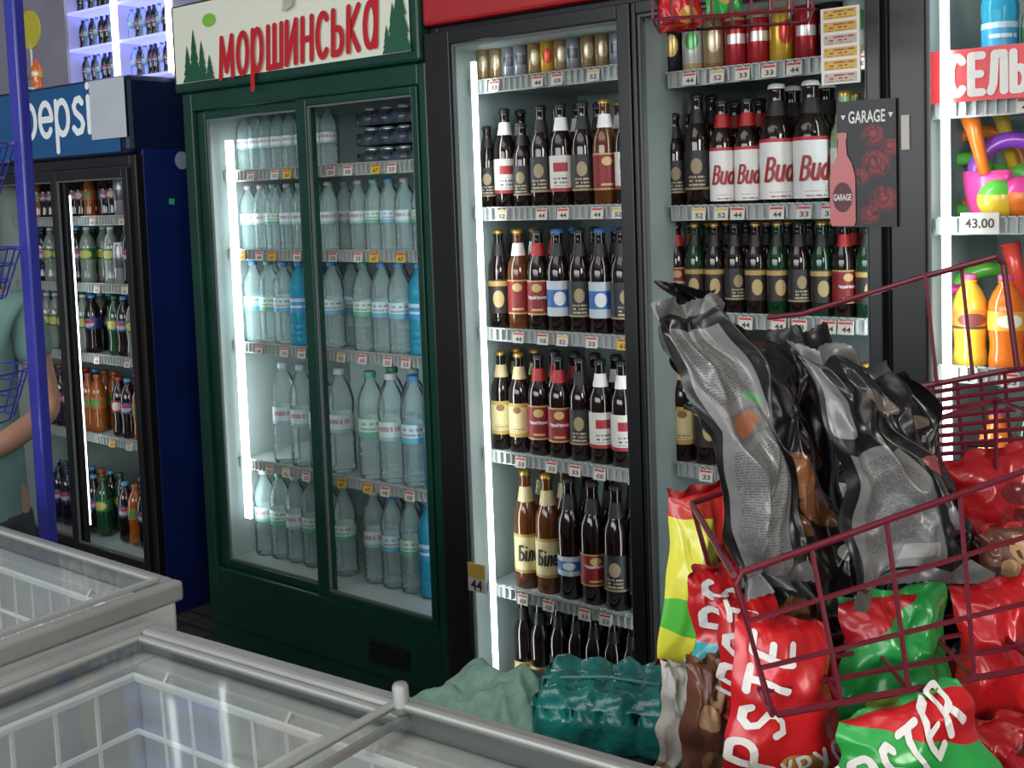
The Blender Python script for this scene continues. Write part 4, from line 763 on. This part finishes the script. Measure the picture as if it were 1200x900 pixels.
# ------------------------------------------------------------------ wire rack
WR=mat('maroon_wire',(.13,.008,.02),.35,coat=.3)
pb=PD(1165,560,1.60); org=Vector((pb.x,pb.y,FZ))
rk=thing('wire_display_rack','maroon wire display rack holding the snack bags','rack',org)
pole=MB().tube([(pb.x,pb.y,FZ+.02),(pb.x,pb.y,PD(1165,530,1.6).z)],.012,10).build('pole',WR,rk,org)
mb=MB()
for k in range(4): a=k*pi/2+.5; mb.tube([(pb.x,pb.y,FZ+.06),(pb.x+.2*cos(a),pb.y+.2*sin(a),FZ+.05),(pb.x+.3*cos(a),pb.y+.3*sin(a),FZ+.012)],.012,8)
mb.build('base',WR,rk,org)
def lerp(a,b,t): return a*(1-t)+b*t
def sidepanel(mb,a,b,c,d,nv,nh,r):
    mb.tube([lerp(a,d,.08),lerp(a,b,.015),b,c,lerp(d,c,.02),lerp(d,a,.06)],r,8,closed=True)
    for i in range(1,nv): t=i/nv; mb.tube([lerp(a,b,t),lerp(d,c,t)],r*.75,6)
    for i in range(1,nh): t=i/nh; mb.tube([lerp(a,d,t),lerp(b,c,t)],r*.75,6)
V=F0*.24
a,b2,c,d=PD(905,838,1.04),PD(1290,768,1.11),PD(1290,520,1.11),PD(860,674,1.04)
mb=MB(); sidepanel(mb,a,b2,c,d,5,3,.0036); a2,b3,c3,d2=[q+V for q in (a,b2,c,d)]
for i in range(1,5):
    t=i/5; mb.tube([lerp(a,a2,t),lerp(b2,b3,t)],.0028,6)
for i in range(0,6): t=i/5; mb.tube([lerp(a,b2,t),lerp(a2,b3,t)],.0028,6)
mb.tube([d,d2],.0036,6); mb.tube([c,c3],.0035,6); mb.tube([d2,c3],.0035,6); mb.tube([a2,d2],.003,6); mb.tube([b3,c3],.003,6)
mb.tube([lerp(a2,b3,.6),Vector((pb.x,pb.y,lerp(a2,b3,.6).z))],.005,6)
mb.build('lower_basket',WR,rk,org)
mb=MB(); T=[PD(1070,455,1.50),PD(1192,430,1.46),PD(1174,300,1.46),PD(940,368,1.62)]
mb.tube([PD(1000,470,1.6),T[0],PD(1180,434,1.46),T[1],PD(1176,310,1.46),PD(1168,301,1.46),PD(1080,325,1.52),T[3],PD(900,372,1.66)],.0040,8)
for k,(x,y0,y1) in enumerate(((1098,448,319),(1140,440,308))): mb.tube([PD(x,y0,1.48),PD(x-14,y1,1.5)],.0028,6)
for k in range(10): mb.tube([PD(1040-4*k,458+10*k,1.56-.004*k),PD(1225,428+12*k,1.48)],.0034,6)
for k in range(6): mb.tube([PD(1065+28*k,455-5*k,1.53),PD(1075+28*k,560,1.53)],.0028,6)
mb.tube([PD(1130,520,1.53),Vector((pb.x,pb.y,PD(1130,535,1.53).z))],.005,6)
mb.build('upper_basket',WR,rk,org)
o=MB(); z_=.60
ctr=PD(1010,900,1.27); e0=R0*.23; e1=F0*.17
lo=[Vector((ctr.x,ctr.y,z_))+s*e0+t*e1 for s,t in ((-1,-1),(1,-1),(1,1),(-1,1))]; hi=[q+ZZ*.06 for q in lo]
o.tube(lo,.0035,6,closed=True); o.tube(hi,.0035,6,closed=True)
for i in range(13): t=i/12; o.tube([lerp(hi[0],hi[1],t),lerp(lo[0],lo[1],t),lerp(lo[3],lo[2],t),lerp(hi[3],hi[2],t)],.0025,5)
o.tube([lerp(lo[3],lo[2],.8),Vector((pb.x,pb.y,z_))],.006,6); o.build('bottom_basket',WR,rk,org)
# hanging basket at the top: bottom grid just enters the frame
zb0=PD(855,26,2.06).z; q0=PD(768,30,2.06); q1=PD(950,10,2.0); dirx=Vector((q1.x-q0.x,q1.y-q0.y,0)); diry=Vector((-dirx.y,dirx.x,0)).normalized()*.16
base=[Vector((q0.x,q0.y,zb0))-diry*.4]; base+= [base[0]+dirx,base[0]+dirx+diry,base[0]+diry]; top=[q+ZZ*.14 for q in base]
org=base[0].copy(); hb=thing('hanging_wire_basket','maroon wire basket hanging from the ceiling before the beer cooler','basket',org)
mb=MB(); mb.tube(base,.0035,6,closed=True); mb.tube(top,.004,6,closed=True); mb.tube([q+ZZ*.05 for q in base],.003,6,closed=True)
for i in range(9): t=i/8; mb.tube([lerp(top[0],top[1],t),lerp(base[0],base[1],t),lerp(base[3],base[2],t),lerp(top[3],top[2],t)],.0026,5)
mb.build('basket_wires',WR,hb,org); mb=MB()
for q in top: mb.tube([q,Vector((q.x,q.y,3.2))],.003,6)
mb.build('hanging_rods',WR,hb,org)
# ------------------------------------------------------------------ blue rack post at left
PB=mat('blue_enamel',(.02,.025,.26),.35,coat=.3); q0=PD(52,560,2.35); org=Vector((q0.x,q0.y,FZ))
t=thing('wire_stand','blue metal wire stand at left edge beside the person','stand',org)
MB().box(q0.x-.02,q0.x+.02,q0.y-.012,q0.y+.012,FZ+.02,2.3).build('post',PB,t,org,bevel=.004)
L=-R0
mb=MB(); mb.tube([org+Vector((-.12,0,.02)),org+Vector((.12,0,.02))],.015,8); mb.tube([org+Vector((0,-.12,.02)),org+Vector((0,.12,.02))],.015,8); mb.build('foot_bar',PB,t,org)
for z in (1.02,1.28,1.5):
    mb=MB(); cc=Vector((org.x,org.y,z))+L*.17
    for k in range(4): rr=.14-.012*k; mb.tube([cc+R0*(rr*cos(i*pi/12))+F0*(rr*sin(i*pi/12))+ZZ*(.10-.035*k) for i in range(24)],.0022,5,closed=True)
    for i in range(0,24,2): mb.tube([cc+(R0*cos(i*pi/12)+F0*sin(i*pi/12))*.14+ZZ*.10,cc+(R0*cos(i*pi/12)+F0*sin(i*pi/12))*.104-ZZ*.005],.002,4)
    mb.tube([Vector((org.x,org.y,z+.1)),cc+R0*.14+ZZ*.10],.004,5); mb.build('ring_basket',PB,t,org)
# ------------------------------------------------------------------ person at left
SK=mat('skin',(.42,.22,.15),.5,nz=.08,nscale=20); SH=mat('teal_shirt',(.15,.28,.265),.85,nz=.15,nscale=12,bump=.3,bscale=18); TR_=mat('dark_trousers',(.03,.035,.05),.8,nz=.2); HR=mat('brown_hair',(.05,.03,.02),.6)
pc=PD(-44,470,3.0); per=thing('person','person in a teal short-sleeved shirt at left edge, forearm across waist','person',(pc.x,pc.y,FZ),radians(50))
def skin(name,pts,edges,m,root=0,sub=2):
    me=bpy.data.meshes.new(name); me.from_pydata([q[0] for q in pts],edges,[]); me.materials.append(m); o=bpy.data.objects.new(name,me); C.objects.link(o); o.parent=per
    s=o.modifiers.new('Skin','SKIN'); s.use_smooth_shade=True
    for i,q in enumerate(pts):
        r=q[1]; me.skin_vertices[0].data[i].radius=r if isinstance(r,tuple) else (r,r)
        me.skin_vertices[0].data[i].use_root=(i==root)
    ss=o.modifiers.new('Sub','SUBSURF'); ss.levels=sub; ss.render_levels=sub
    return o
P_=[];E_=[]
def ad(co,r,pr=None):
    P_.append((co,r)); 
    if pr is not None: E_.append((pr,len(P_)-1))
    return len(P_)-1
pel=ad((0,0,.80),(.13,.10)); wst=ad((0,0,.95),(.12,.09),pel); ch=ad((0,0,1.14),(.14,.10),wst); nb=ad((0,.01,1.26),(.07,.06),ch); nk=ad((0,.0,1.33),.05,nb); hd1=ad((0,-.015,1.40),(.068,.078),nk); hd2=ad((0,-.01,1.47),(.074,.09),hd1); ad((0,-.005,1.535),(.05,.06),hd2)
def hand(wr,dirv,side,upv):
    pm_=ad(tuple(Vector(wr)+dirv*.05),(.034,.018),WI)
    for k in range(4):
        off=upv*(.026-.0175*k); ln=(.07,.078,.072,.056)[k]
        f0=ad(tuple(Vector(wr)+dirv*.088+off),.0095,pm_); f1=ad(tuple(Vector(wr)+dirv*(.088+ln*.5)+off+side*.012),.0085,f0); ad(tuple(Vector(wr)+dirv*(.088+ln*.85)+off+side*.03),.0075,f1)
    t0=ad(tuple(Vector(wr)+dirv*.03+upv*.032+side*.01),.011,pm_); t1=ad(tuple(Vector(wr)+dirv*.06+upv*.052+side*.022),.0095,t0); ad(tuple(Vector(wr)+dirv*.085+upv*.058+side*.032),.008,t1)
sl=ad((.155,.01,1.25),.052,nb); ua=ad((.195,.005,1.10),.043,sl); el=ad((.225,.0,.955),.036,ua); fm_=ad((.13,-.13,.90),.034,el); WI=ad((.02,-.22,.86),.025,fm_); hand((.02,-.22,.86),Vector((-.85,-.45,-.2)).normalized(),Vector((-.2,.3,-.6)).normalized(),Vector((0,-.1,1)).normalized())
sr=ad((-.155,.01,1.25),.052,nb); er=ad((-.22,.03,.97),.037,sr); fr_=ad((-.21,-.03,.83),.034,er); WI=ad((-.19,-.09,.74),.025,fr_); hand((-.19,-.09,.74),Vector((.0,-.3,-.95)).normalized(),Vector((.6,0,-.1)).normalized(),Vector((0,-1,.3)).normalized())
for s in (-1,1):
    h_=ad((s*.085,0,.74),.085,pel); kn=ad((s*.095,-.01,.43),.055,h_); an=ad((s*.10,.02,.09),.036,kn); ad((s*.105,-.10,.035),(.035,.03),an)
skin('body',P_,E_,SK)
shp=[((0,0,.76),(.165,.125)),((0,0,.95),(.15,.115)),((0,0,1.12),(.165,.125)),((0,.01,1.25),(.10,.085)),((.155,.01,1.245),.068),((.20,.004,1.085),.055),((-.155,.01,1.245),.068),((-.19,.02,1.08),.056),((0,0,.60),(.175,.13))]
skin('shirt',shp,[(0,1),(1,2),(2,3),(3,4),(4,5),(3,6),(6,7),(0,8)],SH)
skin('trousers',[((0,0,.72),(.13,.10)),((.088,0,.64),.09),((.097,-.01,.43),.075),((.10,.02,.10),.06),((-.088,0,.64),.09),((-.097,-.01,.43),.075),((-.10,.02,.10),.06)],[(0,1),(1,2),(2,3),(0,4),(4,5),(5,6)],TR_)
skin('hair',[((0,.03,1.50),(.082,.085)),((0,.045,1.42),(.075,.06)),((0,.0,1.555),(.06,.07))],[(0,1),(0,2)],HR)
mb=MB()
for s in (-1,1): mb.lathe([(0,-.009),(.008,-.004),(.0095,0),(.008,.004),(0,.009)],10,c=(s*.03,-.092,1.455),mi=0)
mb.build('eyes',mat('eye_white',(.7,.68,.66),.3),per,smooth=True)
mb=MB(); mb.tube([(0,-.092,1.465),(0,-.105,1.43),(0,-.108,1.418)],[.007,.011,.012],8); mb.build('nose',SK,per,smooth=True)
MB().tube([(-.024,-.088,1.388),(0,-.094,1.386),(.024,-.088,1.388)],[.003,.006,.003],8).build('mouth',mat('lips',(.4,.13,.11),.5),per,smooth=True)
mb=MB()
for s in (-1,1): mb.tube([(s*.076,.0,1.47),(s*.088,.008,1.46),(s*.085,.004,1.435),(s*.075,.0,1.425)],[.008,.012,.010,.006],8)
mb.build('ears',SK,per,smooth=True)
